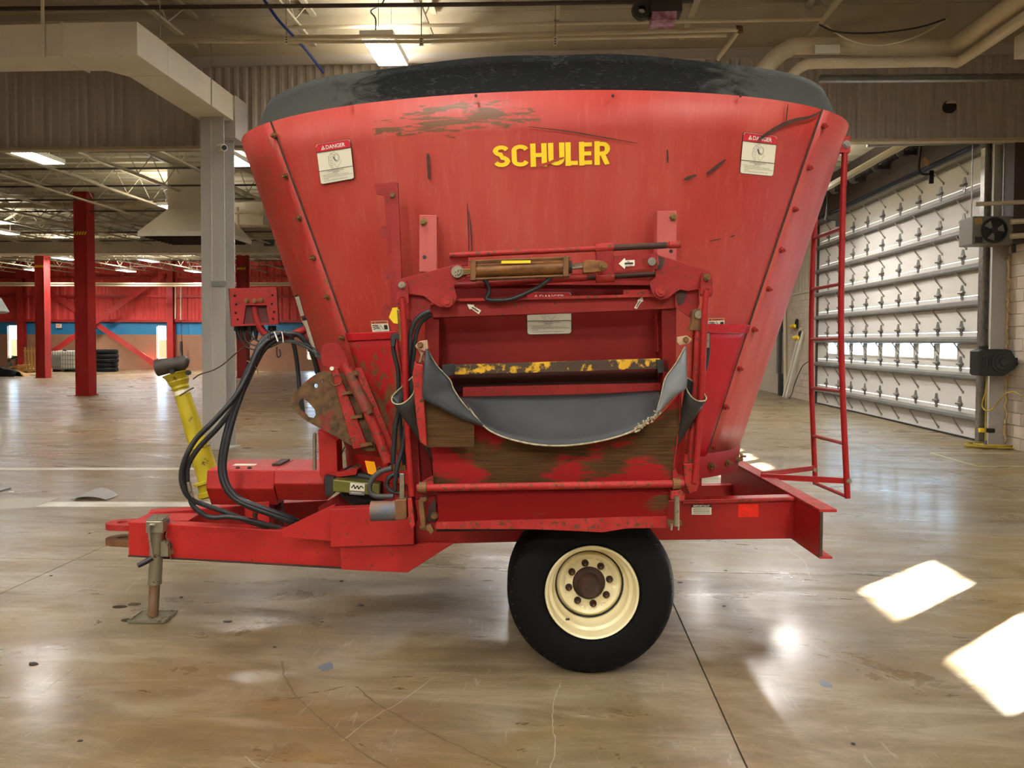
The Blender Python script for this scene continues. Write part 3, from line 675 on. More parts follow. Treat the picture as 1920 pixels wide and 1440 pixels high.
MB().grid([[(x0, y0, z0-.12), (x1, y0, z0-.12), (x1, y1, z0-.12), (x0, y1, z0-.12)], [(x0, y0, z0), (x1, y0, z0), (x1, y1, z0), (x0, y1, z0)], [(x0+.55, y0+.5, t0.z), (x1-.5, y0+.5, t0.z), (x1-.5, y1-.4, t0.z), (x0+.55, y1-.4, t0.z)], [(x0+.55, y0+.5, 6.3), (x1-.5, y0+.5, 6.3), (x1-.5, y1-.4, 6.3), (x0+.55, y1-.4, 6.3)]], closed=True).build('hood', ductm, df)
MB().box((x0+.08, y0+.08, z0-.1), (x1-.08, y1-.08, z0-.06)).build('core', darkm, df)
for k in range(8): yy = y0+.2+k*.2; MB().bar((x0+.1, yy, z0-.12), (x1-.1, yy, z0-.12), .02, .06).build('grille_slat', brown, df)
pu = empty('roof_pipes', WY(430, 400, 21.5), 'cream pipe loops and box under the far roof beside the diffuser', 'pipes')
MB().tube([WY(415, 368, 21.5), WY(430, 366, 21.5), WY(434, 372, 21.5), WY(432, 380, 21.5), WY(428, 383, 21.5)], .07, 10).build('pipe_bend', pipem, pu)
MB().tube([WY(445, 388, 22), WY(447, 430, 22), WY(440, 438, 22)], .04, 8, 1).build('drop_pipe', pipem, pu); MB().tube([WY(416, 400, 22), WY(470, 398, 22), WY(490, 402, 22)], .05, 8, 1).build('cross_pipe', pipem, pu)
q = WY(462, 402, 22.3); MB().box((q.x-.4, q.y, q.z-.3), (q.x+.5, q.y+.5, q.z+.35)).build('valve_cabinet', ductm, pu)
# exit sign
q = WY(447, 683, 1) if False else WY(111, 611, YB-.1)
ex = empty('exit_sign', q, 'small white exit sign on the blue band of the back wall', 'sign')
MB().box((q.x-.16, q.y-.06, q.z-.12), (q.x+.16, q.y, q.z+.12)).build('sign_box', exitm, ex)
tv, tf = text_geo('EXIT', .02); MB().add([(q.x-.13+.26*s, q.y-.064, q.z-.08+.16*t) for s, t in tv], tf).build('lettering', redp, ex)
for k, (u, m_) in enumerate(((329, redcol), (339, redcol))):
    a = WY(u, 532, YB-.5); b = WY(u, 598 if k == 0 else 600, YB-.5); pipe('drop_pipe', [a+Vector((0, .44, 0)), a, b], .04, pipem, ('cream drop pipe right of the wall pilaster', 'cream drop pipe holding a hanging chain')[k], n=8, sm=1)
ch = empty('hanging_chain', WY(340, 605, YB-.5), 'dark chain hoist hanging on the back wall above the yellow shaft', 'chain')
MB().tube([WY(340, 600, YB-.5)+Vector((0, .44, 0)), WY(340, 600, YB-.5), WY(341, 640, YB-.5)], .02, 5, 1).build('chain', darkm, ch); MB().tube([WY(340, 640, YB-.5), WY(340, 655, YB-.5), WY(342, 668, YB-.5)], [.07, .09, .04], 8, 1).build('hook_block', darkm, ch)
# back wall stores
def at(u, d): p = M(u, 640, d); return M2W(Vector((p.x, p.y, 0)))
bp = at(117, 41.5); ib = empty('bulk_tank', bp, 'white caged bulk liquid tank on a pallet by the back wall', 'tank')
w, dd, h = 1.42, 1.1, .98; x0 = bp.x-w/2; y0 = bp.y
MB().box((x0+.04, y0+.04, .18), (x0+w-.04, y0+dd, .16+h)).build('bottle', plast, ib, bevel=.05)
for k in range(11): xx = x0+.01+k*(w-.02)/10; MB().box((xx-.012, y0, .16), (xx+.012, y0+.02, .16+h)).build('cage_bar', galv, ib)
for k in range(5): zz = .2+k*h/4.2; MB().box((x0, y0-.01, zz-.012), (x0+w, y0+.008, zz+.012)).build('cage_bar', galv, ib)
MB().box((x0+.08, y0-.03, .3), (x0+.62, y0-.012, .85)).build('label_plate', greyp, ib)
for k in range(3): MB().box((x0+k*(w-.2)/2, y0, 0), (x0+.2+k*(w-.2)/2, y0+dd, .14)).build('pallet_foot', blackpl, ib)
MB().box((x0, y0, .14), (x0+w, y0+dd, .18)).build('pallet_deck', galv, ib); MB().cyl((x0+.5, y0+.5, .16+h), (x0+.5, y0+.5, .24+h), .1, 12).build('fill_cap', darkm, ib)
tp = at(187, 41.6)
for k in range(5):
    e = empty('stacked_tyre', Vector((tp.x+random.uniform(-.02, .02), tp.y+.6, k*.245)), ['bottom', 'second', 'third', 'fourth', 'topmost'][k]+' black tyre in the stack of five by the back wall', 'tyre', 'stacked black tyres')
    c = ORG[e.name]+Vector((0, 0, .1225))
    MB().lathe(c, (0, 0, 1), [(.36, -.1), (.5, -.118), (.575, -.1), (.6, -.05), (.6, .05), (.575, .1), (.5, .118), (.36, .1)], 28, closed=True).build('casing', tyre, e)
    for s in (-.03, .03): MB().lathe(c+Vector((0, 0, s)), (0, 0, 1), [(.59, -.008), (.612, -.006), (.612, .006), (.59, .008)], 28).build('tread_rib', hosem, e)
pp = at(57, 40.5); pl = empty('wooden_crate', pp, 'pale wooden crate of upright boards by the red wall pilaster', 'crate')
x0 = pp.x-.42; y0 = pp.y
for k in range(5): xx = x0+.06+k*.18; MB().box((xx, y0, .2), (xx+.11, y0+.03, .2+1.15-.04*(k % 2))).build('board', wood, pl)
for z in (.25, 1.1): MB().box((x0, y0+.03, z), (x0+.9, y0+.06, z+.1)).build('rail', wood, pl)
MB().box((x0-.25, y0-.1, .06), (x0+1.0, y0+.9, .2)).build('pallet_deck', wood, pl)
for k in range(3): MB().box((x0-.25+k*.55, y0-.1, 0), (x0-.1+k*.55, y0+.9, .06)).build('pallet_foot', wood, pl)
for i, (u, d, sx, sy, tilt, lab) in enumerate(((62, 37.5, 1.5, 1.2, .02, 'flat tan cardboard sheet on the floor beside the red column'), (22, 37, 1.2, .9, .5, 'tilted torn cardboard sheet on top of the debris heap'), (8, 37.6, 1.3, 1.0, .35, 'crumpled cardboard sheet at the left edge of the debris heap'), (38, 36.6, .8, .5, -.45, 'small bent cardboard piece at the right of the debris heap'))):
    c = at(u, d); mb = MB(); rows = []
    for a in range(5):
        rows.append([Vector((c.x+(b/4-.5)*sx, c.y+(a/4-.5)*sy, .03+max(0, .3*abs(tilt)*sx)+tilt*(b/4-.5)*sx+random.uniform(0, .05)*min(1, abs(tilt)*5))) for b in range(5)])
    tag(mb.grid(rows).build('cardboard_sheet', cardb, solid=.02), lab, 'cardboard', 'cardboard in the debris heap')
c = at(10, 36.2); rows = []
for a in range(7): rows.append([Vector((c.x-.9+1.5*b/8, c.y-.3+.6*a/6, max(0, .5*sin(pi*a/6))*(1-.5*(b/8)**2)+.03*sin(b*2.2))) for b in range(9)])
tag(MB().grid(rows).build('folded_rubber', tyre, solid=.03), 'folded black rubber sheet lying before the debris heap', 'rubber')
c = at(11, 37.2); pt = empty('leafy_twig', c, 'green leafy twig sticking out of the cardboard debris heap', 'plant')
MB().tube([c+Vector((0, 0, .0)), c+Vector((.1, 0, .6)), c+Vector((.3, 0, .9))], .02, 5).build('stem', brown, pt)
gm = mat('leaf_green', '#1d3a22', rough=.6)
for k in range(9):
    b = c+Vector((.12+.02*k, random.uniform(-.1, .1), .5+.05*k)); d_ = Vector((random.uniform(-.3, .4), random.uniform(-.2, .2), random.uniform(-.1, .2))); n_ = d_.cross(Vector((0, 1, .3))).normalized()*.07
    MB().add([b, b+d_*.5+n_, b+d_, b+d_*.5-n_], [(0, 1, 2, 3)]).build('leaf', gm, pt)
# grey chute tip at the left edge
gt = empty('grey_chute', at(-45, 8.5), 'grey sheet metal chute tip poking in at the left edge', 'chute')
pts = [WY(-60, 520, 8.5), WY(-8, 548, 8.5), WY(4, 560, 8.5), WY(19, 585, 8.5), WY(12, 588, 8.5), WY(-60, 592, 8.5)]
MB().prism(pts, (0, -.5, 0)).build('hood', mat('grey_sheet', '#8e9088', rough=.5), gt, bevel=.01); q = at(-45, 8.7); MB().box((q.x-.05, q.y, .02), (q.x+.05, q.y+.1, WY(0, 560, 8.5).z)).build('post', galv, gt); MB().box((q.x-.2, q.y-.15, 0), (q.x+.2, q.y+.25, .02)).build('foot', galv, gt)
# right wall equipment
q = WX(1863, 432, 7.05); uh = empty('unit_heater', q, 'olive grey unit heater with round fan by the overhead door', 'heater')
ux = q.x; uy = q.y; uz = q.z
MB().box((ux-.33, uy, uz-.22), (ux+.34, uy+.42, uz+.23)).build('casing', heatm, uh, bevel=.012)
MB().lathe((ux, uy-.005, uz+.0), (0, -1, 0), [(.2, 0), (.205, .03), (.18, .035), (.175, 0)], 26).build('fan_ring', blackpl, uh)
MB().cyl((ux, uy-.004, uz), (ux, uy+.01, uz), .178, 26).build('fan_opening', blackp, uh)
for k in range(3):
    q0 = 2*pi*k/3+.3; MB().prism([Vector((ux+.04*cos(q0-.3), uy-.012, uz+.04*sin(q0-.3))), Vector((ux+.165*cos(q0-.45), uy-.02, uz+.165*sin(q0-.45))), Vector((ux+.17*cos(q0+.3), uy-.008, uz+.17*sin(q0+.3))), Vector((ux+.04*cos(q0+.3), uy-.008, uz+.04*sin(q0+.3)))], (0, .003, 0)).build('fan_blade', galv, uh)
MB().cyl((ux, uy-.03, uz), (ux, uy, uz), .05, 14).build('fan_hub', darkm, uh)
MB().box((ux-.3, uy-.004, uz+.1), (ux-.18, uy, uz+.2)).build('rating_plate', cardb, uh); MB().box((ux-.29, uy-.004, uz-.2), (ux-.17, uy, uz-.1)).build('rating_plate', blackp, uh)
for z in (.13, -.1): MB().tube([(ux+.25, uy-.03, uz+z), (ux+.8, uy-.05, uz+z+.03)], .045, 12, 1).build('pipe_connection', pipem, uh)
MB().box((ux+.28, uy-.05, uz-.36), (ux+.33, uy, uz-.22)).build('drain_fitting', blackpl, uh)
for s in (-.25, .25): MB().cyl((ux+s, uy+.2, uz+.23), (ux+s, uy+.2, 7.12), .01, 6).build('hanger_rod', steel, uh)
pipe('wall_conduit', [WX(1821, 384, 7.15), WX(1940, 386, 7.15)] if False else [Vector((6.75, uy, uz+.42)), Vector((7.55, uy-.02, uz+.45))], .035, pipem, 'short cream pipe above the unit heater', sm=1)
# hose reel
q = WX(1868, 680, 7.2); hr = empty('hose_reel', q, 'black hose reel mounted on the block wall beside the door post', 'hose reel')
rx, ry, rz = q.x, q.y, q.z
oc = [(-.28, -.19), (-.24, -.22), (.12, -.22), (.3, -.1), (.34, .02), (.24, .2), (.18, .22), (-.18, .22), (-.28, .19)]
MB().prism([(rx+a, ry, rz+b) for a, b in oc], (0, .28, 0)).build('reel_housing', blackpl, hr, bevel=.015)
MB().lathe((rx+.1, ry, rz+.01), (0, -1, 0), [(.0, .05), (.06, .05), (.07, .03), (.13, .03), (.14, .015), (.18, .015), (.185, 0)], 22).build('hub_cover', hosem, hr, smooth=40)
for k in range(4): MB().box((rx-.22+.05*k, ry-.012, rz-.08), (rx-.2+.05*k, ry, rz+.1)).build('vent_rib', hosem, hr)
MB().box((rx-.27, ry-.005, rz-.19), (rx-.1, ry, rz-.13)).build('hose_slot', blackp, hr); MB().box((rx-.2, ry+.05, rz+.22), (rx-.1, ry+.15, rz+.27)).build('top_lug', blackpl, hr)
tv, tf = text_geo('HOSE REEL'); 
MB().box((rx+.03, ry-.004, rz+.165), (rx+.17, ry, rz+.18)).build('maker_mark', yhose, hr)
MB().box((rx+.2, ry+.05, rz-.05), (7.62, ry+.2, rz+.08)).build('wall_bracket', blackpl, hr)
yh = empty('air_hose', Vector((rx-.3, ry-.05, 0)), 'yellow air hose dropping from the reel and coiled on the floor', 'hose')
R = lambda u, v: WX(u, v, 7.14)
MB().tube([R(1858, 664), R(1852, 668), R(1850, 690), R(1849, 740), R(1848, 800), Vector((R(1848, 824).x, R(1848, 824).y, .06))], .013, 8).build('hose_drop', yhose, yh)
MB().tube([R(1851, 690), R(1849, 730), R(1842, 755), R(1844, 766), R(1852, 770), R(1862, 766), R(1875, 750), R(1888, 737), R(1902, 735), R(1915, 743)], .012, 8).build('hose_loop', yhose, yh)
c = WZ(1858, 839, 0); pts = []
for i in range(150):
    a = i*.33; r = .22+.06*sin(i*.21)+.002*(i % 40); pts.append(Vector((c.x+r*1.35*cos(a)+.03*sin(i*.4), c.y+r*.8*sin(a), .014+.00035*i)))
MB().tube(pts, .012, 6, 1).build('hose_coil', yhose, yh); MB().cyl((R(1848, 815).x, R(1848, 815).y, .03), (R(1848, 815).x, R(1848, 815).y, .14), .022, 8).build('coupling', galv, yh)
pipe('wall_drop_pipe', [Vector((XR-.08, 12.42, .0)), Vector((XR-.08, 12.42, 1.45))], .03, blockm, 'painted pipe rising on the block wall below the hose reel', sm=1)
q = WX(1848, 806, 7.25); sb = empty('door_sensor', q, 'black and yellow door sensor low on the grey door post', 'sensor')
MB().box((q.x-.05, q.y-.06, q.z-.035), (q.x+.12, q.y, q.z+.03)).build('sensor_body', blackpl, sb); MB().box((q.x-.12, q.y-.06, q.z-.035), (q.x-.05, q.y, q.z+.03)).build('sensor_tip', yel, sb); MB().box((q.x+.0, q.y-.0, q.z-.02), (q.x+.03, 13.31, q.z+.02)).build('bracket', galv, sb)
# far end of the right wall
G = lambda u, v, x=7.5: WX(u, v, x)
a = G(1459, 694); b = G(1470, 624); ep = empty('breaker_panel', a, 'grey electrical breaker panel with a paper note on the wall', 'panel')
MB().box((7.44, min(a.y, b.y), b.z-1.35), (7.58, max(a.y, b.y), b.z)).build('panel_box', greyp, ep); q = G(1463, 652, 7.43); MB().box((7.432, q.y-.12, q.z-.12), (7.44, q.y+.2, q.z+.1)).build('paper_note', cardb, ep)
for i, (u0, v0_, u1, v1) in enumerate(((1472, 753, 1502, 615), (1477, 753, 1506, 622))):
    p = WX(u0, v0_, 7.25); q = WX(u1, v1, 7.5)
    p = Vector((7.2, p.y, .0)); mid = (p+q)/2+Vector((-.02, -.0, .0))
    o = MB().bar(p+Vector((0, 0, .03)), q, .07, .05).bar(p+Vector((-.03, 0, .03)), q+Vector((-.03, 0, 0)), .015, .02).build('white_channel', plast)
    tag(o, ['white plastic channel leaning on the block wall, left one of two', 'white plastic channel leaning on the block wall, right one of two'][i], 'channel')
for (u, v, lab, nm) in ((1496, 628, 'yellow power tool hanging on a wall hook by the overhead door', 'power_tool'), (1490, 606, 'yellow saw hanging above the other yellow tool by the overhead door', 'hand_saw')):
    q = WX(u, v+6, 7.5); e = empty(nm, q, lab, 'tool')
    MB().tube([q+Vector((-.04, .25, .0)), q+Vector((-.04, .0, .0)), q+Vector((-.04, -.25, .02))], [.06, .08, .07], 10, 1).build('motor_body', yel, e)
    MB().tube([q+Vector((-.04, -.2, .0)), q+Vector((-.04, -.3, .2)), q+Vector((-.04, -.42, .15)), q+Vector((-.04, -.35, -.05))], .03, 8).build('handle', blackpl, e); MB().bar(q+Vector((-.04, .25, 0)), q+Vector((-.04, .4, 0)), .05, .05).build('nose', darkm, e)
    MB().cyl(q+Vector((-.05, .0, .07)), q+Vector((.1, 0, .1)), .012, 6).build('hook', steel, e)
pipe('black_cord', [G(1521, 675, 7.4), G(1506, 685, 7.4), G(1498, 700, 7.4), G(1490, 720, 7.4), G(1484, 740, 7.35), G(1474, 757, 7.2)], .012, hosem, 'black cord trailing down the wall from behind the ladder', 'cord')
pipe('wall_downpipe', [G(1471, 560), G(1472, 750)], .05, pipem, 'grey pipe running down the wall beside the breaker panel', sm=1)
wp = structure(MB().box((7.4, G(1463, 700, 7.4).y, 0), (7.6, G(1459, 700, 7.4).y, 5)).build('trim_3', darkm))
# small litter on the floor
FLK = ((62, 1246, .04, 'dark crumpled flake alone on the floor, lower left'), (168, 1000, .02, 'dark flake left of the two hitch plates'), (676, 1135, .03, 'dark flake on the shaded floor below the drawbar gusset'), (428, 1166, .04, 'dark flake on the floor nearest right of the jack foot'),
 (340, 1120, .02, 'small dark flake right of the jack tube, above its foot'), (604, 1166, .018, 'small dark flake below the drawbar beam, right of the largest one'), (1360, 1070, .02, 'dark chip beside the floor joint right of the tyre'), (1357, 1137, .02, 'dark chip right of the tyre below the floor joint'),
 (1275, 1092, .025, 'dark chip just right of the tyre tread'), (640, 1090, .02, 'small dark flake directly under the drawbar beam end'), (515, 1214, .018, 'dark chip alone on the brownish floor left of centre'), (95, 1080, .02, 'dark chip left of the jack near the floor joint'), (1600, 1395, .018, 'dark chip near the bottom edge below the sun patches'), (150, 1390, .02, 'dark chip near the bottom left corner of the floor'))
for (u, v, s, lab) in FLK:
    c = WZ(u, v, 0); k = random.randint(5, 7)
    pts = [Vector((c.x+s*random.uniform(.3, .6)*cos(2*pi*j/k)*1.4, c.y+s*random.uniform(.3, .6)*sin(2*pi*j/k), .0005)) for j in range(k)]
    tag(MB().prism(pts, (0, 0, .004)).build('debris_flake', darkm), lab, 'debris', 'dark flakes on the floor')
skid = mat('skid_mark', '#54462f', '#665638', 30, rough=.5, world=True)
def floor_line(P, w, name, m):
    C = spline([WZ(u, v, 0) for u, v in P], 6); L = []; R_ = []
    for i, c_ in enumerate(C):
        t_ = (C[min(i+1, len(C)-1)]-C[max(i-1, 0)]).normalized(); n_ = Vector((-t_.y, t_.x, 0))*w/2*random.uniform(.5, 1.2); j = Vector((random.uniform(-.004, .004), random.uniform(-.004, .004), .0006)); L.append(c_+n_+j); R_.append(c_-n_+j)
    MB().grid([L, R_]).build(name, m, fl)
for P, w in ((((528, 1240), (535, 1270), (560, 1310), (610, 1355), (670, 1405), (735, 1445)), .012), (((668, 1287), (700, 1315), (760, 1350), (830, 1385), (900, 1418), (960, 1445)), .014), (((575, 1040), (582, 1120), (590, 1190), (606, 1225)), .004), (((160, 1240), (110, 1275), (80, 1300)), .006)): floor_line(P, w, 'tyre_mark', skid)
pale = mat('pale_scratch', '#9a9082', rough=.5)
for P in (((640, 1390), (700, 1345), (760, 1310), (815, 1268)), ((1030, 1445), (1042, 1400), (1036, 1360), (1040, 1310), (1052, 1280)), ((1370, 1205), (1420, 1190), (1460, 1172)), ((1520, 1205), (1560, 1230), (1660, 1262), (1740, 1300)), ((460, 1418), (480, 1436), (500, 1445)), ((1440, 1020), (1500, 1045), (1520, 1085)), ((235, 1110), (255, 1090), (275, 1075))): floor_line(P, .006, 'scratch_line', pale)
def blot(u, v, a, b, m, name='worn_paint_patch'):
    c_ = WZ(u, v, 0); MB().prism([Vector((c_.x+a*random.uniform(.6, 1.1)*cos(2*pi*i/14), c_.y+b*random.uniform(.6, 1.1)*sin(2*pi*i/14), .0002)) for i in range(14)], (0, 0, .0008)).build(name, m, fl)
blot(1245, 1395, .085, .045, mat('worn_blue_paint', '#847d70', '#6b5a3c', 14, rough=.6, world=True)); blot(612, 1250, .05, .06, mat('blue_smear', '#4d5560', rough=.4)); blot(1548, 1283, .03, .05, MT['blue_smear'])
marking([WZ(-60, 958, 0), WZ(60, 952, 0), WZ(112, 934, 0), WZ(20, 934, 0), WZ(-60, 945, 0)], MT['pale_scratch'], 'worn_paint_patch', .003)
c = WZ(178, 934, 0); rows = []
for a in range(4): rows.append([Vector((c.x-.2+.4*b/6, c.y-.12+.24*a/3, .012+.08*max(0, sin(pi*b/6))*(.4+.2*a))) for b in range(7)])
tag(MB().grid(rows).build('bent_sheet', mat('grey_card', '#8e8a84', rough=.7), solid=.004), 'bent grey sheet lying on the floor left of the drawbar', 'sheet')
for i, (u, v, a, b) in enumerate(((225, 1138, .05, .018), (252, 1133, .045, .018), (242, 1163, .05, .02))):
    c = WZ(u, v, 0); tag(MB().prism([Vector((c.x+a*cos(2*pi*j/14), c.y+b*1.6*sin(2*pi*j/14), .0005)) for j in range(14)], (0, 0, .001)).build('oil_spot', mat('oil_%s' % 'abc'[i], '#2c2416', rough=.15)), ['oil spot on the floor farthest left of the jack', 'oil spot on the floor just left of the jack tube', 'oil spot at the edge of the jack foot plate'][i], 'oil spot')
# ================================================================== FEED MIXER (machine frame)
ROOT = empty('feed_mixer', (.2, 5.05, 0), 'large red towed feed mixer wagon with yellow lettering and cream wheel', 'feed mixer', mframe=True)
TC = (.2, 5.05)
def ell(k):                            # ellipse of the tub at height fraction k (0 bottom .. 1 top)
    return 1.27+(1.926-1.27)*k, .76+(1.026-.76)*k, 1.06+(3.05-1.06)*k, .016+.009*k
def tub_pt(t, k, off=0):               # t=0 towards the camera, positive to the right
    a, b, z, s = ell(k); x = a*sin(t); y = -b*cos(t)
    n = Vector((sin(t)/a, -cos(t)/b, -.2)).normalized()
    return Vector((TC[0]+x, TC[1]+y, z+s*x))+n*off
def tub_hit(u, v, off=0):
    r = _ray(u, v); lo, hi = 2.5, 5.04
    def g(y):
        p = Vector((0, 0, EYE))+r*(y/r.y); x = p.x-TC[0]
        k = (p.z-1.06-.016*x)/(1.99+.009*x); a, b, _, _ = ell(k); q = 1-(x/a)**2
        ys = TC[1]-b*sqrt(max(0, q)); return y-ys, k, x/a
    for _ in range(50):
        m = (lo+hi)/2
        if g(m)[0] > 0: hi = m
        else: lo = m
    _, k, s = g(hi); t = math.asin(max(-1, min(1, s)))
    return tub_pt(t, k, off)
def tk(u, v):
    p = tub_hit(u, v); x = p.x-TC[0]; k = (p.z-1.06-.016*x)/(1.99+.009*x); return math.asin(max(-1, min(1, x/ell(k)[0]))), k
def bil(Q, s, t): # Q = TL, TR, BR, BL ; t from bottom
    (a, b, c, d) = Q; return tuple((d[i]*(1-s)+c[i]*s)*(1-t)+(a[i]*(1-s)+b[i]*s)*t for i in (0, 1))
def on_tub(off): return lambda u, v, o=0: tub_hit(u, v, off+o)
def on_plane(d): return lambda u, v, o=0: M(u, v, d-o)
class Art:                             # flat print: rectangles, polygons and text in a pixel quad laid on a surface
    def __init__(s, Q, surf): s.Q = Q; s.S = surf; s.mb = MB(); s.mats = []; s.base = s.mb
    def mi(s, m):
        if m not in s.mats: s.mats.append(m)
        return s.mats.index(m)
    def p(s, a, b, o): return s.S(*bil(s.Q, a, b), o)
    def rect(s, x0, y0, x1, y1, m, o=.0015, n=4, r=0):
        if r:
            pts = [(x1-r+r*cos(q), y1-r*.8+r*.8*sin(q)) for q in (0, pi/4, pi/2)]+[(x0+r+r*cos(q), y1-r*.8+r*.8*sin(q)) for q in (pi/2, 3*pi/4, pi)]+[(x0+r+r*cos(q), y0+r*.8+r*.8*sin(q)) for q in (pi, 5*pi/4, 3*pi/2)]+[(x1-r+r*cos(q), y0+r*.8+r*.8*sin(q)) for q in (3*pi/2, 7*pi/4, 2*pi)]
            return s.poly(pts, m, o)
        s.mb.grid([[s.p(x0+(x1-x0)*i/n, y0+(y1-y0)*j/n, o) for i in range(n+1)] for j in range(n+1)], s.mi(m)); return s
    def poly(s, pts, m, o=.003):
        n = len(pts); c = (sum(p[0] for p in pts)/n, sum(p[1] for p in pts)/n)
        s.mb.add([s.p(*c, o)]+[s.p(*q, o) for q in pts], [(0, i+1, (i+1) % n+1) for i in range(n)], s.mi(m)); return s
    def line(s, pts, w, m, o=.0035):
        for (a, b) in zip(pts, pts[1:]):
            dx, dy = b[0]-a[0], b[1]-a[1]; L = max(1e-6, (dx*dx+dy*dy)**.5); nx, ny = -dy/L*w/2, dx/L*w/2
            s.mb.add([s.p(a[0]+nx, a[1]+ny, o), s.p(a[0]-nx, a[1]-ny, o), s.p(b[0]-nx, b[1]-ny, o), s.p(b[0]+nx, b[1]+ny, o)], [(0, 1, 2, 3)], s.mi(m))
        return s
    def text(s, body, x0, y0, x1, y1, m, bold=0, o=.004):
        v, f = text_geo(body, bold); s.mb.add([s.p(x0+(x1-x0)*a, y0+(y1-y0)*b, o) for a, b in v], f, s.mi(m)); return s
    def build(s, name, parent): return s.mb.build(name, s.mats, parent)
def part(name, mb, m, parent=ROOT, **kw): return mb.build(name, m, parent, **kw)
def plate(name, pts, d, th, m, parent=ROOT, holes=(), bevel=0, **kw):
    P = [M(u, v, d) for u, v in pts]
    if not holes: return MB().prism(P, (0, th, 0)).build(name, m, parent, bevel=bevel, **kw)
    c0 = M(*pts[0], d); loops = [[(p.x, p.z) for p in P]]+[[(M(u, v, d).x, M(u, v, d).z) for u, v in h] for h in holes]
    vs, fs = holed(loops); return MB().add([(v.x, d+th/2+v.z*th, v.y) for v in vs], fs).build(name, m, parent, **kw)
def circ(u, v, r, n=16): return [(u+r*cos(2*pi*i/n), v+r*sin(2*pi*i/n)) for i in range(n)]
def px(d): return d/F                  # metres per pixel at depth d
def tubeM(name, pts, r, m, parent=ROOT, n=10, sm=5, d=None, smooth=50):
    P = [M(p[0], p[1], p[2] if len(p) > 2 else d) for p in pts]; return MB().tube(P, r, n, sm).build(name, m, parent, smooth=smooth)
def bolt(p, nrm, r, h, m=rust, parent=ROOT, name='bolt', stud=0):
    mb = MB(); n = Vector(nrm).normalized(); p = Vector(p); mb.tube([p, p+n*h*.35], r*1.35, 12, 1); mb.tube([p+n*h*.35, p+n*h], r, 6, 1)
    if stud: mb.tube([p+n*h, p+n*(h+stud)], r*.5, 8, 1)
    return mb.build(name, m, parent)

# ---- tub
def shell(t0, t1, k0, k1, nt, nk, off): return [[tub_pt(t0+(t1-t0)*i/nt, k0+(k1-k0)*j/nk, off) for i in range(nt+1)] for j in range(nk+1)]
OT = Vector((TC[0], 4.05, 2.0))
def rel(u, v): p = tub_hit(u, v)-OT; return p.x, p.z
sx, sz = rel(835, 222); s2x, s2z = rel(930, 218); s3x, s3z = rel(760, 243)
pe = lambda u, v: rel(u, v)
ex0, ez0 = pe(1110, 262); ex1, ez1 = pe(880, 197)
tub_paint = tub_mat('faded_red_tub', [(sx, sz, .34, .085, 2.1), (s2x, s2z, .2, .07, 2.6), (s3x, s3z, .26, .03, 2.2)])
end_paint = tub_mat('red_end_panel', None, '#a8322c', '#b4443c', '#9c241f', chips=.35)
end_paint_daylit = tub_mat('daylit_red_end_panel', None, '#b44c45', '#c0645c', '#ac4039')  # paler reds carry the door daylight that falls on this end
mb = MB(); mb.grid([[tub_pt(2*pi*i/96, j/10) for i in range(96)] for j in range(11)], closed=True)
TUB = part('tub', mb, tub_paint, smooth=40, cen=OT)
md = TUB.modifiers.new('wall', 'SOLIDIFY'); md.thickness = .02; md.offset = -1
def seam(pts): 
    L = [tk(*p) for p in pts]; n = len(L); mk = sum(l[1] for l in L)/n; mt_ = sum(l[0] for l in L)/n
    s = sum((l[1]-mk)*(l[0]-mt_) for l in L)/sum((l[1]-mk)**2 for l in L); return lambda k: mt_+s*(k-mk)
SL = seam([(513, 240), (585, 440), (656, 640), (712, 800)]); SR = seam([(1538, 215), (1447, 480), (1382, 680), (1325, 850)])
for nm, fn, sgn, m in (('L', SL, -1, end_paint), ('R', SR, 1, end_paint_daylit)):
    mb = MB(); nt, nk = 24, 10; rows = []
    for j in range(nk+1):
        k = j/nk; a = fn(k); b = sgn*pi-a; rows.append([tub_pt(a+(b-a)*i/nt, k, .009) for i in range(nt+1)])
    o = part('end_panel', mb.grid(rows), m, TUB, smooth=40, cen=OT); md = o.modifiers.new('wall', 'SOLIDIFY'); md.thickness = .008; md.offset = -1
    o['label'] = 'rust-flecked red end panel' if sgn < 0 else 'red end panel with door daylight painted into its colour'
    mb = MB(); mb.tube([tub_pt(fn(j/20)-sgn*.004, j/20, .004) for j in range(21)], .006, 5, 1); part('seam_gap', mb, rust_d, TUB)
bl = [(519, 254), (540, 330), (565, 408), (591, 483), (617, 556), (645, 632), (667, 698), (693, 772)]
br = [(1540, 236), (1513, 314), (1486, 392), (1461, 468), (1437, 541), (1410, 617), (1383, 690), (1357, 762), (1334, 836)]
for P, m in ((bl, rust), (br, red_worn)):
    for u, v in P:
        a = tub_hit(u, v, .009); b = tub_hit(u, v, .05); bolt(a, b-a, .013, .022, m, TUB, stud=.012)
# base ring
mb = MB(); prof = [(.0, 1.085), (.006, 1.085), (.012, 1.06), (.0, .93), (-.05, .93)]
rows = []
for off, z in prof: rows.append([Vector((TC[0]+(1.275+off)*sin(2*pi*i/80), TC[1]-(.765+off)*cos(2*pi*i/80), z+.016*1.27*sin(2*pi*i/80))) for i in range(80)])
RING = part('base_ring', mb.grid(rows, closed=True), red_rail, smooth=35)
mb = MB(); mb.add([Vector((TC[0]+1.24*sin(2*pi*i/80), TC[1]-.73*cos(2*pi*i/80), .95+.016*1.27*sin(2*pi*i/80))) for i in range(80)], [tuple(range(80))]); part('tub_floor', mb, red_dark)
for q in (-62, -50, 50, 60, 70, 80):
    q = radians(q); p = Vector((TC[0]+1.283*sin(q), TC[1]-.772*cos(q), 1.0+.016*1.27*sin(q))); bolt(p, (sin(q)/1.27, -cos(q)/.76, 0), .016, .02, rust, RING, stud=.02)
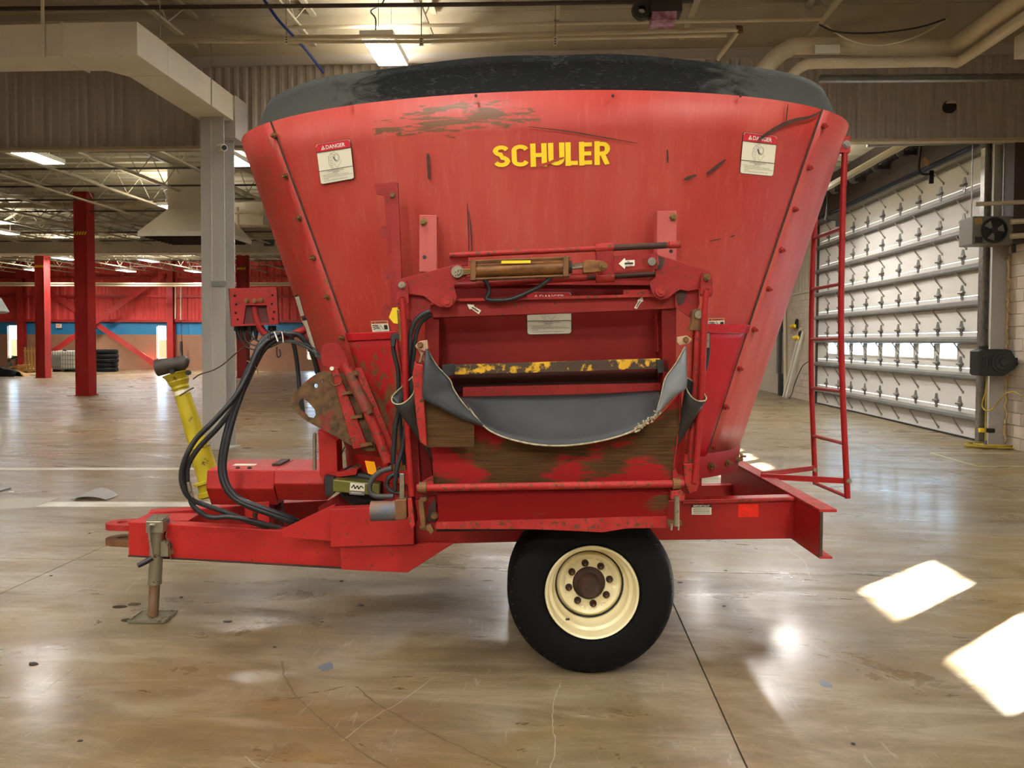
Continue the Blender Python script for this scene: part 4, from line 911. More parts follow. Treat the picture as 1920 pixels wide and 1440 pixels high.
# rubber rim
rows = []
for k in range(7):
    f = k/6; a = 1.905+(1.793-1.905)*f; b = 1.005+(.987-1.005)*f-.02*sin(pi*f); z = 3.0+(3.243-3.0)*f; s = .025-.005*f
    rows.append([Vector((TC[0]+.01+a*sin(2*pi*i/96)*(1+.004*sin(i*.9)*f), TC[1]-b*cos(2*pi*i/96)*(1+.006*sin(i*.7)*f), z+s*a*sin(2*pi*i/96)+.006*sin(i*.55)*f)) for i in range(96)])
rim = part('rubber_rim', MB().grid(rows, closed=True), rimrub, smooth=50, cen=(TC[0], TC[1], 3.1)); md = rim.modifiers.new('t', 'SOLIDIFY'); md.thickness = .012; rim['label'] = 'dark grey rubber rim around the tub top'
for u in (660, 893, 1148, 1386): p = tub_hit(u, 180 if u > 700 else 192, .012); bolt(p, (0, -1, 0), .006, .008, rust_d, TUB)
# lower wear panels
def wear(name, Q, m, off=.012, label=None):
    r = [[tub_hit(*bil(Q, i/8, j/10), off) for i in range(9)] for j in range(11)]; o = part(name, MB().grid(r), m, TUB, smooth=40, cen=tub_hit(*bil(Q, .5, .5))); md = o.modifiers.new('t', 'SOLIDIFY'); md.thickness = .006; md.offset = 0
    if label: o['label'] = label
    return o
wear('wear_plate', [(653, 630), (745, 624), (780, 868), (722, 868)], rustplate, label='rust-speckled bright red wear plate')
wear('wear_plate', [(1300, 612), (1400, 608), (1318, 862), (1290, 866)], red_new, label='clean bright red wear plate')
for Q in ([(652, 624), (745, 620), (745, 634), (656, 638)], [(1310, 606), (1402, 608), (1397, 624), (1310, 622)]): wear('plate_lip', Q, red_new, .02)
# grease streak and scratches
def streak(pts, w, m, name='grease_streak'):
    L = []; R_ = []
    P = [Vector((p[0], p[1], 0)) for p in pts]; P = spline(P, 4)
    for i, p in enumerate(P):
        t = (P[min(i+1, len(P)-1)]-P[max(i-1, 0)]).normalized(); n = Vector((-t.y, t.x, 0))*w/2*(.35+.65*sin(pi*(i+.5)/len(P)))*random.uniform(.8, 1.15)
        L.append(tub_hit(p.x+n.x, p.y+n.y, .0142)); R_.append(tub_hit(p.x-n.x, p.y-n.y, .0142))
    return part(name, MB().grid([L, R_]), m, TUB)
streak([(1419, 262), (1432, 253), (1460, 236), (1485, 226), (1515, 219), (1535, 209)], 7, grease)
streak([(1280, 337), (1293, 332), (1303, 328)], 7, grease); streak([(1322, 326), (1338, 315), (1358, 299)], 6, grease)
streak([(804, 288), (805, 310), (806, 336)], 7, grease); streak([(1249, 281), (1250, 293), (1250, 306)], 4, grease)
for P in (((1328, 452), (1350, 447)), ((1366, 444), (1375, 441)), ((990, 238), (1060, 246), (1120, 256), (1195, 269)), ((1474, 195), (1472, 212), (1470, 232)), ((877, 380), (879, 420), (880, 470)), ((880, 395), (884, 430), (886, 475))): streak(list(P), 2.4, rust_d, 'scratch')
# lettering
def glyph(ch):
    T = .3
    def arc(cx, cy, rx, ry, a0, a1, n=9): return [(cx+rx*cos(radians(a0+(a1-a0)*i/n)), cy+ry*sin(radians(a0+(a1-a0)*i/n))) for i in range(n+1)]
    S = {'C': [arc(.5, .72, .36, .165, 10, 180, 8)+arc(.5, .28, .36, .165, 180, 350, 8)],
         'S': [arc(.5, .725, .35, .155, 15, 262, 9)+arc(.5, .275, .36, .16, 82, -165, 9)],
         'H': [[(.15, 0), (.15, 1)], [(.85, 0), (.85, 1)], [(.15, .5), (.85, .5)]],
         'U': [[(.15, 1), (.15, .33)]+arc(.5, .3, .35, .18, 180, 360, 8)+[(.85, .33), (.85, 1)]],
         'L': [[(.15, 0), (.15, 1)], [(.15, .12), (.92, .12)]],
         'E': [[(.15, 0), (.15, 1)], [(.15, .12), (.92, .12)], [(.15, .5), (.86, .5)], [(.15, .88), (.92, .88)]],
         'R': [[(.15, 0), (.15, 1)], [(.15, .88), (.5, .88)]+arc(.52, .68, .32, .2, 90, -90, 8)+[(.15, .48)], [(.52, .46), (.84, .0)]]}
    return S[ch]
LQ = [(924, 272), (1143, 264), (1143, 309), (926, 315)]
LW = [(0, .14), (.16, .145), (.322, .135), (.474, .135), (.626, .108), (.742, .115), (.872, .128)]
for ch, (x0, w) in zip('SCHULER', LW):
    mb = MB(); asp = (w*219)/45.0
    for st in glyph(ch):
        n = len(st); a = Vector((asp, 1, 0)); tw = .1 if ch in 'SC' else .1
        P = [Vector((p[0]*asp, p[1], 0)) for p in st]; Lf = []; Rt = []
        for i, p in enumerate(P):
            t1 = (P[i]-P[i-1]).normalized() if i else None; t2 = (P[i+1]-P[i]).normalized() if i < n-1 else None
            t = ((t1 or t2)+(t2 or t1)).normalized(); nn = Vector((-t.y, t.x, 0)); kk = 1/max(.6, nn.dot(Vector((-(t1 or t2).y, (t1 or t2).x, 0))))
            hv = abs(t.x); wd = (tw*.86*hv+tw*1.12*(1-hv))*kk
            Lf.append(p+nn*wd); Rt.append(p-nn*wd)
        f = lambda q: tub_hit(*bil(LQ, x0+w*(q.x/asp), min(1.0, max(0, q.y))), .004)
        m_ = []; 
        sub = 4 if n == 2 else 1
        Ls, Rs = [], []
        for i in range(n-1):
            for j in range(sub): Ls.append(Lf[i].lerp(Lf[i+1], j/sub)); Rs.append(Rt[i].lerp(Rt[i+1], j/sub))
        Ls.append(Lf[-1]); Rs.append(Rt[-1])
        mb.grid([[f(q) for q in Ls], [f(q) for q in Rs]])
    part('lettering', mb, yel, TUB)
def chip(P, name='torn_gap'): return part(name, MB().grid([[tub_hit(u, v, .006) for u, v in P[0]], [tub_hit(u, v, .006) for u, v in P[1]]]), tub_paint, TUB)
chip([[(1012, 308), (1030, 303), (1040, 298), (1058, 294)], [(1014, 313), (1032, 307), (1042, 302), (1057, 297)]])
# decals
DTX = ['ROTATING AUGER HAZARD', 'KEEP AWAY', 'To prevent serious injury or death:', 'NEVER operate when left partially, or allow the doors', 'Shut machine off and lock out power source before adjusting or', 'servicing.', 'Do not operate without guards and shields in place.']
def danger(Q, S, parent, bgm, name='danger_decal'):
    A = Art(Q, S)
    A.rect(0, 0, 1, 1, blackp, .001, r=.07).rect(.012, .01, .988, .99, bgm, .002, r=.06).rect(.012, .79, .988, .925, redp, .003).rect(.06, .9, .94, .985, redp, .003).rect(.03, .9, .97, .965, redp, .0032)
    A.rect(0, .775, 1, .79, blackp, .0034).rect(0, .315, 1, .328, blackp, .0034)
    A.poly([(.15, .83), (.27, .83), (.21, .94)], white, .004); A.poly([(.2, .85), (.22, .85), (.215, .91), (.205, .91)], redp, .005)
    A.text('DANGER', .29, .83, .84, .93, white, .018, .0045)
    # hand-in-auger pictogram in fine lines
    cx, cy = .5, .55
    for r in (.1, .075): A.line([(cx+.06+r*.8*cos(q), cy+.04+r*sin(q)) for q in [i*pi/7 for i in range(15)]], .006, greyp)
    A.line([(.42, .72), (.33, .64), (.32, .46), (.38, .36), (.44, .36)], .007, greyp).line([(.42, .72), (.5, .74), (.55, .69)], .007, greyp)
    for i in range(4): A.line([(.33+.01*i, .64-.07*i), (.38+.01*i, .6-.07*i), (.43, .66-.07*i)], .006, greyp); A.line([(.38+.035*i, .72-.01*i), (.42+.03*i, .68-.01*i)], .006, greyp)
    A.line([(.47, .46), (.5, .38), (.56, .35), (.62, .42), (.68, .5)], .006, greyp)
    A.line([(.46, .6), (.5, .56), (.52, .52)], .022, blackp).line([(.45, .63), (.5, .6)], .014, blackp).line([(.5, .53), (.57, .52)], .014, blackp)
    o = A.build(name, parent)
    T = Art(Q, S); ys = [.275, .24, .2, .165, .13, .095, .055]; xs_ = [(.26, .74), (.4, .6), (.06, .55), (.12, .86), (.12, .97), (.12, .26), (.12, .82)]
    for s, y, (a, b) in zip(DTX, ys, xs_): T.text(s, a, y, b, y+.022, blackp, .012, .004)
    T.build('lettering', o if parent is ROOT else parent)
    return o
danger([(594, 270), (659, 260), (667, 335), (604, 346)], on_tub(.0105), TUB, creamp)
danger([(1393, 247), (1457, 255), (1449, 331), (1386, 325)], on_tub(.002), TUB, creamp)
streak([(1419, 262), (1428, 255), (1437, 250), (1450, 243)], 5.5, grease)
def warning(Q, S):
    A = Art(Q, S); A.rect(0, 0, 1, 1, blackp, .001).rect(.02, .03, .98, .97, creamp, .002).rect(.03, .72, .97, .95, orgp, .003)
    A.text('WARNING', .28, .77, .88, .9, blackp, .03, .004); A.poly([(.12, .76), (.22, .76), (.17, .92)], blackp, .004)
    A.line([(.08, .55), (.2, .6), (.42, .55)], .07, blackp).line([(.1, .4), (.25, .48), (.46, .4)], .06, blackp).line([(.12, .25), (.3, .35), (.46, .28)], .06, blackp).line([(.52, .6), (.68, .2)], .03, blackp)
    A.rect(.72, .2, .92, .5, blackp, .004).poly([(.82+.1*cos(i*pi/5), .5+.16*sin(i*pi/5)) for i in range(10)], blackp, .0042).line([(.7, .62), (.95, .62)], .05, creamp, .005)
    A.rect(.495, .05, .505, .7, blackp, .004); return A.build('warning_decal', TUB)
warning([(695, 601), (729, 600), (732, 621), (699, 623)], on_tub(.004)); warning([(1324, 596), (1359, 595), (1357, 614), (1326, 616)], on_tub(.003))
A = Art([(700, 625), (1, 1), (1, 1), (1, 1)], on_tub(.012))
for Q in ([(556, 553), (563, 551), (574, 590), (567, 592)], [(567, 595), (577, 593), (600, 668), (590, 670)]):
    A = Art(Q, on_tub(.012)); A.rect(0, 0, 1, 1, creamp, .001, 8).rect(0, .92, 1, 1, blackp, .002)
    for k in range(12): A.rect(.15, .08+k*.065, .85, .095+k*.065, greyp, .002, 1)
    A.build('instruction_decal', TUB)
Q = [(684, 864), (702, 866), (708, 891), (692, 889)]
plate('amber_reflector', [(684, 864), (702, 866), (708, 892), (690, 888)], 4.36, .006, orange)
# door guides bolted to the tub, tooth rack
for (x0, y0, x1, y1, hx, bx) in ((786, 403, 819, 510, 796, 794), (1232, 395, 1268, 512, 1258, 1262)):
    d = 4.03; a = M(x0, y0, d); b = M(x1, y1, d)
    g = part('door_guide', MB().box((a.x, d, b.z), (b.x, d+.02, a.z)).box((a.x, d+.02, b.z), (a.x+.015, d+.09, a.z)).box((b.x-.015, d+.02, b.z), (b.x, d+.09, a.z)), red_pale, bevel=.003)
    bolt(M(bx, y0+(13 if x0 < 1000 else 12), d), (0, -1, 0), .015, .018, brass, g); e = M(hx, y0+(79 if x0 < 1000 else 76), d); part('bolt_hole', MB().cyl(e+Vector((0, -.001, 0)), e+Vector((0, .01, 0)), .01, 12), blackp, g)
d = 4.04
rk = plate('tooth_rack', [(701, 345), (708, 343), (747, 344), (746, 372), (757, 600), (738, 600), (732, 596), (720, 596), (713, 588), (722, 570), (733, 575), (731, 522), (720, 524), (712, 515), (722, 503), (730, 503), (726, 446), (716, 447), (708, 436), (716, 424), (724, 424), (720, 366), (706, 364)], d, .012, red_link)
part('rack_flange', MB().prism([M(730, 344, d), M(747, 344, d), M(758, 600, d), M(742, 600, d)], (0, -.03, 0)), red_link, rk); bolt(M(736, 366, d-.03), (0, -1, 0), .012, .014, rust, rk)
# ---- discharge opening: door, frame
d = 4.1
DO = plate('sliding_door', [(812, 520), (1262, 508), (1262, 745), (815, 750)], d, .012, red_dark)
part('door_edge', MB().box(M(845, 533, d-.03), M(1232, 527, d)), red_link, DO)
danger([(987, 547), (1072, 547), (1072, 626), (988, 628)], on_plane(d-.002), ROOT, plast)
for P in ([(797, 585), (824, 585), (822, 745), (797, 745)], [(1240, 575), (1268, 575), (1268, 740), (1244, 740)]): plate('side_post', P, 3.92, .2, red_dark, bevel=.004)
plate('inner_channel', [(1232, 590), (1243, 590), (1243, 660), (1232, 660)], 4.02, .06, red_link); plate('inner_channel', [(818, 590), (826, 590), (826, 660), (818, 660)], 4.02, .06, rust_d)
part('sill_ledge', MB().prism([M(868, 726, 4.0), M(1238, 718, 4.0), M(1238, 745, 4.0), M(868, 748, 4.0)], (0, .06, 0)), red_link)
part('recess_shade_plate', MB().prism([M(850, 700, 4.08), M(1245, 695, 4.08), M(1245, 735, 4.08), M(850, 735, 4.08)], (0, .015, 0)), mat('shadowed_maroon', '#3c0c0c', rough=.7))  # flat plate; the shade of the gap is in its colour
CB = plate('cross_beam', [(806, 572), (850, 562), (1190, 553), (1245, 553), (1268, 550), (1266, 578), (1200, 582), (812, 596)], 3.9, .09, red_link, bevel=.004)
plate('beam_flange', [(850, 560), (1238, 551), (1238, 556), (850, 565)], 3.87, .12, red_worn)
part('hinge_plate', MB().prism([M(1170, 544, 3.9), M(1215, 543, 3.9), M(1222, 556, 3.9), M(1168, 558, 3.9)], (0, .012, 0)), red_worn)
# linkage plates
LP = plate('linkage_plate', [(744, 530), (748, 524), (757, 521), (850, 497), (860, 496), (872, 501), (876, 512), (872, 524), (856, 530), (851, 536), (853, 545), (857, 556), (851, 573), (836, 578), (822, 575), (808, 566), (795, 555), (775, 552), (757, 552), (746, 545)], 3.84, .014, red_link, bevel=.002)
plate('lower_plate', [(766, 552), (796, 555), (808, 566), (806, 580), (792, 592), (775, 602), (766, 596)], 3.87, .012, red_link)
RP = plate('linkage_plate', [(1233, 478), (1248, 482), (1330, 507), (1336, 515), (1336, 525), (1328, 540), (1310, 542), (1290, 546), (1276, 543), (1265, 549), (1253, 559), (1238, 562), (1226, 556), (1222, 545), (1218, 532), (1222, 526), (1230, 520), (1228, 505), (1236, 498), (1242, 488)], 3.84, .014, red_link, bevel=.002)
plate('lower_plate', [(1266, 545), (1310, 538), (1312, 570), (1300, 598), (1288, 592), (1276, 582), (1266, 576)], 3.87, .012, red_link); plate('grease_patch', [(1268, 546), (1286, 543), (1288, 556), (1281, 568), (1272, 574), (1268, 560)], 3.868, .002, rust_d)
for (u, v, r, m) in ((858, 510, .03, zinc), (839, 565, .03, red_worn), (1238, 546, .028, red_worn)):
    c = M(u, v, 3.84); o = part('pivot_pin', MB().tube([c, c+Vector((0, -.02, 0))], r, 18, 1).tube([c+Vector((0, -.02, 0)), c+Vector((0, -.03, 0))], r*.55, 12, 1), m)
for (u0, v0_, sgn) in ((754, 535, 1), (1325, 520, -1)):
    cl = plate('clevis_arm', [(u0-10, v0_), (u0-7, v0_-9), (u0, v0_-12), (u0+8, v0_-9), (u0+11, v0_), (u0+12, v0_+32), (u0+9, v0_+37), (u0+5, v0_+34), (u0+4, v0_+22), (u0-3, v0_+22), (u0-4, v0_+34), (u0-9, v0_+36), (u0-12, v0_+30)], 3.81, .02, red_link, bevel=.002)
    c = M(u0, v0_, 3.81); part('pivot_bolt', MB().tube([c, c+Vector((0, -.012, 0))], .018, 16, 1).tube([c+Vector((0, -.012, 0)), c+Vector((0, -.02, 0))], .013, 10, 1), zinc if sgn > 0 else brass, cl)
# cylinder and guide rods
HC = empty('hydraulic_cylinder', M(960, 502, 3.84), None, None); HC.parent = ROOT; HC.location = M(960, 502, 3.84)-ORG[ROOT.name]; HC.rotation_euler.z = 0
d = 3.83
rustbar = mat('rust_orange_barrel', '#8a5c2e', '#5a3a1c', 14, (1, 1, 3), rough=.5, metal=.35, bump=.1, bsc=40)
tubeM('barrel', [(890, 508, d), (1062, 501, d)], .036, rustbar, HC, 20, 1)
for u, v in ((888, 508), (1060, 501)): c = M(u, v, d); part('end_cap', MB().box((c.x-.013, c.y-.045, c.z-.05), (c.x+.013, c.y+.045, c.z+.05)), rust, HC, bevel=.003)
for dz, dy in ((.044, -.036), (-.044, -.036), (.044, .036), (-.044, .036)): a = M(881, 508, d)+Vector((0, dy, dz)); b = M(1068, 501, d)+Vector((0, dy, dz)); part('tie_rod', MB().cyl(a, b, .0055, 8), rust, HC)
tubeM('gland', [(1060, 501, d), (1072, 500.5, d)], .032, rust_d, HC, 16, 1); tubeM('piston_rod', [(1070, 500, d), (1096, 498, d)], .016, chrome, HC, 14, 1)
plate('barrel_clevis', [(862, 503), (886, 504), (886, 514), (862, 517)], d-.01, .03, brass, HC, bevel=.003)
plate('rod_clevis', [(1093, 489), (1104, 487), (1130, 489), (1139, 496), (1139, 504), (1130, 509), (1104, 512), (1093, 512)], d-.025, .05, rustbar, HC, bevel=.005)
c = M(1131, 499, d-.025); part('clevis_pin', MB().tube([c, c+Vector((0, -.012, 0))], .02, 16, 1).tube([c+Vector((0, -.012, 0)), c+Vector((0, -.02, 0))], .012, 10, 1), brass, HC)
A = Art([(940, 489), (995, 488), (995, 493), (940, 494)], on_plane(d-.047)); A.rect(0, 0, 1, 1, yel, 0, 6); A.build('yellow_tag', HC)
tubeM('guide_rod', [(843, 479, 3.9), (1276, 459, 3.9)], .0145, red_worn, sm=1, n=14); tubeM('guide_rod', [(848, 536, 3.92), (1228, 514, 3.92)], .0135, rust_d, sm=1, n=14)
tubeM('rod_sleeve', [(848, 536, 3.92), (1100, 521, 3.92)], .0165, red_link, sm=1, n=14)
tubeM('rod_sleeve', [(1254, 459.5, 3.9), (1275, 458.5, 3.9)], .018, red_worn, sm=1, n=14); tubeM('rod_sleeve', [(1150, 464.5, 3.9), (1250, 460, 3.9)], .0165, rust_d, sm=1, n=14)
plate('rod_bracket', [(843, 484), (877, 482), (877, 497), (843, 498)], 3.93, .04, red_link)
SB = plate('slide_block', [(1117, 472), (1150, 470), (1152, 520), (1120, 522)], 3.88, .03, red_link, bevel=.003)
for u, v in ((1133, 465), (1134, 521)): a = M(u-17, v+1, 3.9); b = M(u+17, v-1, 3.9); part('slide_collar', MB().cyl(a, b, .024, 18), red_worn, SB)
plate('slotted_link', [(1151, 480), (1233, 475), (1233, 504), (1155, 508)], 3.82, .014, red_link, holes=[[(1204, 486), (1218, 484), (1222, 488), (1222, 496), (1216, 499), (1206, 499), (1203, 494)]])
c = M(1221, 491, 3.81); part('link_pin', MB().tube([c, c+Vector((0, -.02, 0))], .02, 18, 1), steel)
plate('worn_edge', [(1234, 480), (1246, 484), (1247, 492), (1240, 506), (1228, 504), (1236, 495)], 3.838, .002, rust_d)
def arrow(Q, d):
    A = Art(Q, on_plane(d)); A.poly([(0, .5), (.38, 1), (.38, .78), (1, .78), (1, .22), (.38, .22), (.38, 0)], creamp, .001)
    A.rect(.38, .24, .98, .76, creamp, .0012); A.line([(.42, .5), (.9, .48)], .16, blackp, .003).line([(.4, .55), (.46, .4)], .1, blackp, .003).rect(.55, .64, .66, .7, blackp, .003, 1).rect(.45, .3, .85, .325, greyp, .003, 1); return A.build('arrow_decal', ROOT)
arrow([(1160, 484), (1190, 483), (1190, 503), (1160, 505)], 3.815)
arrow([(880, 567), (904, 579), (896, 592), (871, 573)], 3.895); arrow([(1199, 555), (1187, 577), (1196, 580), (1212, 556)], 3.895)
tubeM('cylinder_hose', [(908, 524), (915, 535), (917, 550), (912, 561), (935, 563), (960, 560), (990, 548), (1015, 535), (1035, 518)], .011, hosem, d=3.86)
# uprights and rods
tubeM('lift_rod', [(753, 560, 3.8), (757, 600, 3.8), (760, 690, 3.8), (764, 800, 3.8), (770, 900, 3.8), (773, 930, 3.8)], .0165, red_rail, sm=2, n=12)
tubeM('lift_rod', [(1326, 545, 3.8), (1322, 580, 3.8), (1317, 700, 3.8), (1309, 820, 3.8), (1302, 905, 3.8)], .017, red_rail, sm=2, n=12)
tubeM('lift_cylinder', [(1309, 600, 3.84), (1306, 700, 3.84), (1296, 860, 3.84)], .018, red_worn, sm=2, n=14)
tubeM('cylinder_rod', [(1296, 855, 3.84), (1290, 925, 3.84)], .013, rust, sm=1, n=12)
plate('cylinder_clevis', [(1299, 582), (1309, 578), (1316, 584), (1314, 612), (1318, 620), (1292, 620), (1297, 608)], 3.82, .05, rust, bevel=.004); c = M(1309, 590, 3.82); part('clevis_pin', MB().tube([c, c+Vector((0, -.015, 0))], .02, 14, 1), zinc)
plate('lower_clevis', [(1282, 870), (1310, 868), (1312, 905), (1306, 922), (1292, 925), (1284, 905)], 3.8, .05, red_worn, bevel=.004)
plate('guide_channel', [(776, 800), (800, 800), (812, 905), (790, 912)], 3.95, .05, red_dark); plate('guide_channel', [(1262, 770), (1288, 765), (1280, 930), (1262, 930)], 3.93, .06, red_rail)
plate('angle_post', [(756, 598), (769, 598), (788, 912), (776, 912)], 3.9, .04, red_link)
plate('yellow_bracket', [(729, 595), (736, 577), (746, 576), (747, 607), (738, 606)], 3.9, .03, yel); plate('pin_block', [(744, 580), (756, 580), (758, 640), (748, 640)], 3.88, .03, brass, bevel=.004)
tubeM('lift_hose', [(806, 584, 3.83), (792, 590, 3.83), (779, 602, 3.83), (770, 625, 3.83), (767, 660, 3.83), (760, 720, 3.83), (748, 770, 3.83), (741, 805, 3.83), (737, 870, 3.84)], .0125, hosem)
tubeM('lift_hose', [(808, 590, 3.86), (796, 598, 3.86), (785, 612, 3.86), (778, 640, 3.86), (773, 690, 3.86), (766, 760, 3.86), (760, 800, 3.84), (755, 840, 3.83), (744, 880, 3.82), (740, 920, 3.82)], .0115, hosem)
tubeM('lift_hose', [(738, 626, 3.9), (736, 640, 3.9), (740, 668, 3.9), (747, 700, 3.9), (748, 760, 3.9), (758, 870, 3.9)], .011, hosem); plate('hose_fitting', [(733, 628), (742, 624), (750, 626), (750, 638), (742, 636), (740, 650), (733, 650)], 3.88, .03, darkm, bevel=.004)
tubeM('cylinder_hose', [(1326, 622), (1328, 650), (1325, 680), (1319, 700)], .011, hosem, d=3.85); plate('hose_fitting', [(1323, 625), (1330, 625), (1330, 652), (1323, 652)], 3.83, .02, zinc)
tubeM('motor_hose', [(735, 878, 3.84), (715, 884, 3.84), (700, 896, 3.84), (693, 912, 3.84), (697, 926, 3.84), (712, 931, 3.84), (738, 930, 3.84)], .0135, mat('grey_hose', '#3a3a38', rough=.6))
tubeM('motor_hose', [(752, 892, 3.84), (738, 890, 3.84), (728, 898, 3.84), (726, 912, 3.84), (736, 922, 3.84), (750, 924, 3.84)], .0115, hosem)
plate('hose_bracket', [(730, 874), (760, 872), (762, 882), (732, 884)], 3.85, .03, rust)
for (u, w) in ((754, 9),): plate('hose_coupling', [(u-5, 888), (u+4, 888), (u+4, 935), (u-5, 935)], 3.82, .02, zinc, bevel=.003)
# yellow worn bar
YB_ = part('roller_bar', MB().prism([M(848, 684, 3.93), M(1238, 672, 3.93), M(1240, 692, 3.93), M(850, 703, 3.93)], (0, .05, 0)), yel_bar, bevel=.003); YB_['label'] = 'yellow bar with worn flaking paint'
plate('bar_bracket', [(828, 684), (852, 682), (852, 703), (840, 706), (830, 700)], 3.92, .07, darkm, bevel=.003); plate('bar_bracket', [(1230, 674), (1254, 674), (1254, 698), (1234, 700)], 3.92, .07, darkm, bevel=.003)
# rubber flap, folds and loops
def ruled(name, A_, B_, da, db, m, n=26, rows=6, sag=0, th=.008, label=None):
    a = spline([Vector((p[0], p[1], p[2] if len(p) > 2 else da)) for p in A_], 8); b = spline([Vector((p[0], p[1], p[2] if len(p) > 2 else db)) for p in B_], 8)
    pick = lambda L, t: L[min(len(L)-1, int(t))].lerp(L[min(len(L)-1, int(t)+1)], t-int(t))
    R_ = []
    for j in range(rows+1):
        w = j/rows; row = []
        for i in range(n+1):
            p = pick(a, i/n*(len(a)-1)).lerp(pick(b, i/n*(len(b)-1)), w); row.append(M(p.x, p.y, p.z+sag*sin(pi*w)))
        R_.append(row)
    o = part(name, MB().grid(R_), m, smooth=60, solid=th)
    if label: o['label'] = label
    return o
ruled('rubber_flap', [(862, 745), (950, 743), (1050, 741), (1140, 738), (1238, 733)], [(875, 757), (905, 797), (940, 818), (1000, 833), (1062, 835), (1130, 826), (1190, 807), (1225, 782), (1240, 748)], 4.0, 3.74, rubber, 40, 8, .02, label='sagging grey rubber flap with a frayed edge')
fr = part('frayed_edge', MB().tube([M(u, v, 3.735) for u, v in ((880, 765), (905, 797), (940, 818), (1000, 833), (1062, 835.5), (1130, 826), (1180, 811), (1215, 792))], .0045, 6, 5), fray)
mb = MB()
for i in range(60):
    t = i/59; u = 1190+t*45; v = 806-t*33; p = M(u+random.uniform(-5, 6), v+random.uniform(-3, 4), 3.73); q = p+Vector((random.uniform(-.012, .014), random.uniform(-.012, 0), random.uniform(-.014, .01))); mb.tube([p, q], .004, 4, 1)
part('cord_tuft', mb, fray)
ruled('flap_fold', [(801, 655, 3.74), (818, 684, 3.74), (843, 711, 3.74), (850, 728, 3.74), (862, 747, 3.74), (876, 765, 3.74), (905, 797, 3.74)], [(799, 655, 3.74), (795, 690, 3.69), (792, 725, 3.68), (794, 748, 3.68), (822, 763, 3.69), (865, 786, 3.71), (905, 798, 3.735)], 3.74, 3.7, rubber, 20, 6, -.015, label='black rubber fold lifted at the flap corner')
ruled('flap_fold', [(1284, 650, 3.76), (1268, 680, 3.75), (1248, 708, 3.74), (1242, 730, 3.74), (1236, 755, 3.74), (1230, 776, 3.74)], [(1286, 652, 3.76), (1287, 690, 3.71), (1287, 725, 3.7), (1272, 738, 3.7), (1255, 752, 3.72), (1232, 776, 3.735)], 3.74, 3.7, rubber_l, 18, 6, -.015, label='pale grey rubber fold lifted at the flap corner')
def edge(pts, d): part('flap_edge', MB().tube([M(u, v, d) for u, v in pts], .003, 5, 4), fray)
edge([(801, 655), (818, 684), (843, 711), (850, 728), (862, 747), (880, 770)], 3.735); edge([(1284, 650), (1268, 680), (1248, 708), (1242, 730), (1236, 755), (1230, 776)], 3.735)
def loop(top, bot, m, d0, label):
    n = len(top); P = [Vector((u, v, d0+dd)) for u, v, dd in top]; P = P+[P[0]]; S = spline(P, 4); rows = []
    for j in range(7):
        w = j/6; rows.append([])
        for i, p in enumerate(S):
            q = Vector((bot[0]+(bot[2]-bot[0])*i/len(S), bot[1]+(bot[3]-bot[1])*i/len(S), d0+.06)); r = p.lerp(q, w); rows[-1].append(M(r.x, r.y, r.z))
    o = part('folded_flap', MB().grid(rows), m, smooth=70, solid=.006); o['label'] = label
    part('flap_edge', MB().tube([M(p.x, p.y, p.z-.003) for p in S], .0035, 5, 1), fray, o)
loop([(774, 706, .0), (760, 720, .03), (744, 734, .06), (735, 745, .05), (736, 754, -.02), (745, 758, -.05), (758, 755, -.06), (772, 742, -.06), (777, 728, -.05)], (812, 868, 806, 842), rubber_d, 3.78, 'black rubber flap folded into a loop beside the lift rod')
loop([(1288, 708, 0), (1303, 718, .04), (1318, 735, .05), (1324, 745, 0), (1322, 751, -.05), (1311, 752, -.06), (1300, 747, -.07), (1290, 735, -.06), (1286, 722, -.04)], (1266, 838, 1268, 846), rubber_d, 3.8, 'black rubber flap folded into a loop by the door cylinder')
# flap brackets
for P, (u, v) in (([(778, 648), (786, 640), (801, 637), (803, 652), (800, 660), (780, 653)], (788, 647)), ([(1270, 632), (1288, 629), (1298, 636), (1292, 644), (1274, 648), (1270, 642)], (1286, 637))):
    o = plate('flap_bracket', P, 3.74, .02, mat('tan_bracket', '#b89878', '#9c7c5c', 20, rough=.7), bevel=.003); bolt(M(u, v, 3.74), (0, -1, 0), .011, .012, rust, o)
for i in range(7): tubeM('straw_wisp', [(784+i*2, 655+i, 3.76), (788+random.uniform(-4, 8), 665+random.uniform(-3, 6), 3.75), (792+random.uniform(-8, 6), 680, 3.76)], .0018, fray, n=4, sm=2)
# chute panels
plate('chute_cheek', [(773, 700), (775, 690), (777, 676), (781, 682), (794, 684), (796, 760), (800, 838), (787, 829), (781, 790), (776, 740)], 3.7, .12, red_worn, bevel=.006)
plate('chute_patch', [(795, 752), (860, 770), (889, 798), (889, 837), (799, 839), (796, 790)], 3.735, .012, dirt_all)
CH = plate('chute_panel', [(797, 750), (830, 780), (870, 790), (905, 803), (940, 822), (1000, 836), (1062, 838), (1130, 830), (1190, 812), (1228, 790), (1250, 768), (1276, 735), (1276, 790), (1262, 880), (1258, 908), (815, 914), (808, 838), (799, 838)], 3.84, .014, dirt_hi)
part('panel_edge', MB().tube([M(1276, 735, 3.835), M(1275, 792, 3.835), M(1260, 895, 3.835)], .004, 5, 1), red_worn, CH)
plate('chute_gusset', [(790, 910), (793, 902), (812, 892), (814, 912)], 3.8, .02, red_worn); plate('chute_gusset', [(1262, 882), (1266, 878), (1270, 888), (1282, 893), (1282, 905), (1262, 906)], 3.82, .02, red_worn)
TR = plate('trough', [(818, 914), (1256, 907), (1254, 940), (1252, 968), (1250, 990), (1236, 990), (1100, 994), (1010, 993), (824, 992), (815, 992), (822, 970)], 3.78, .16, dirt_lo, bevel=.004)
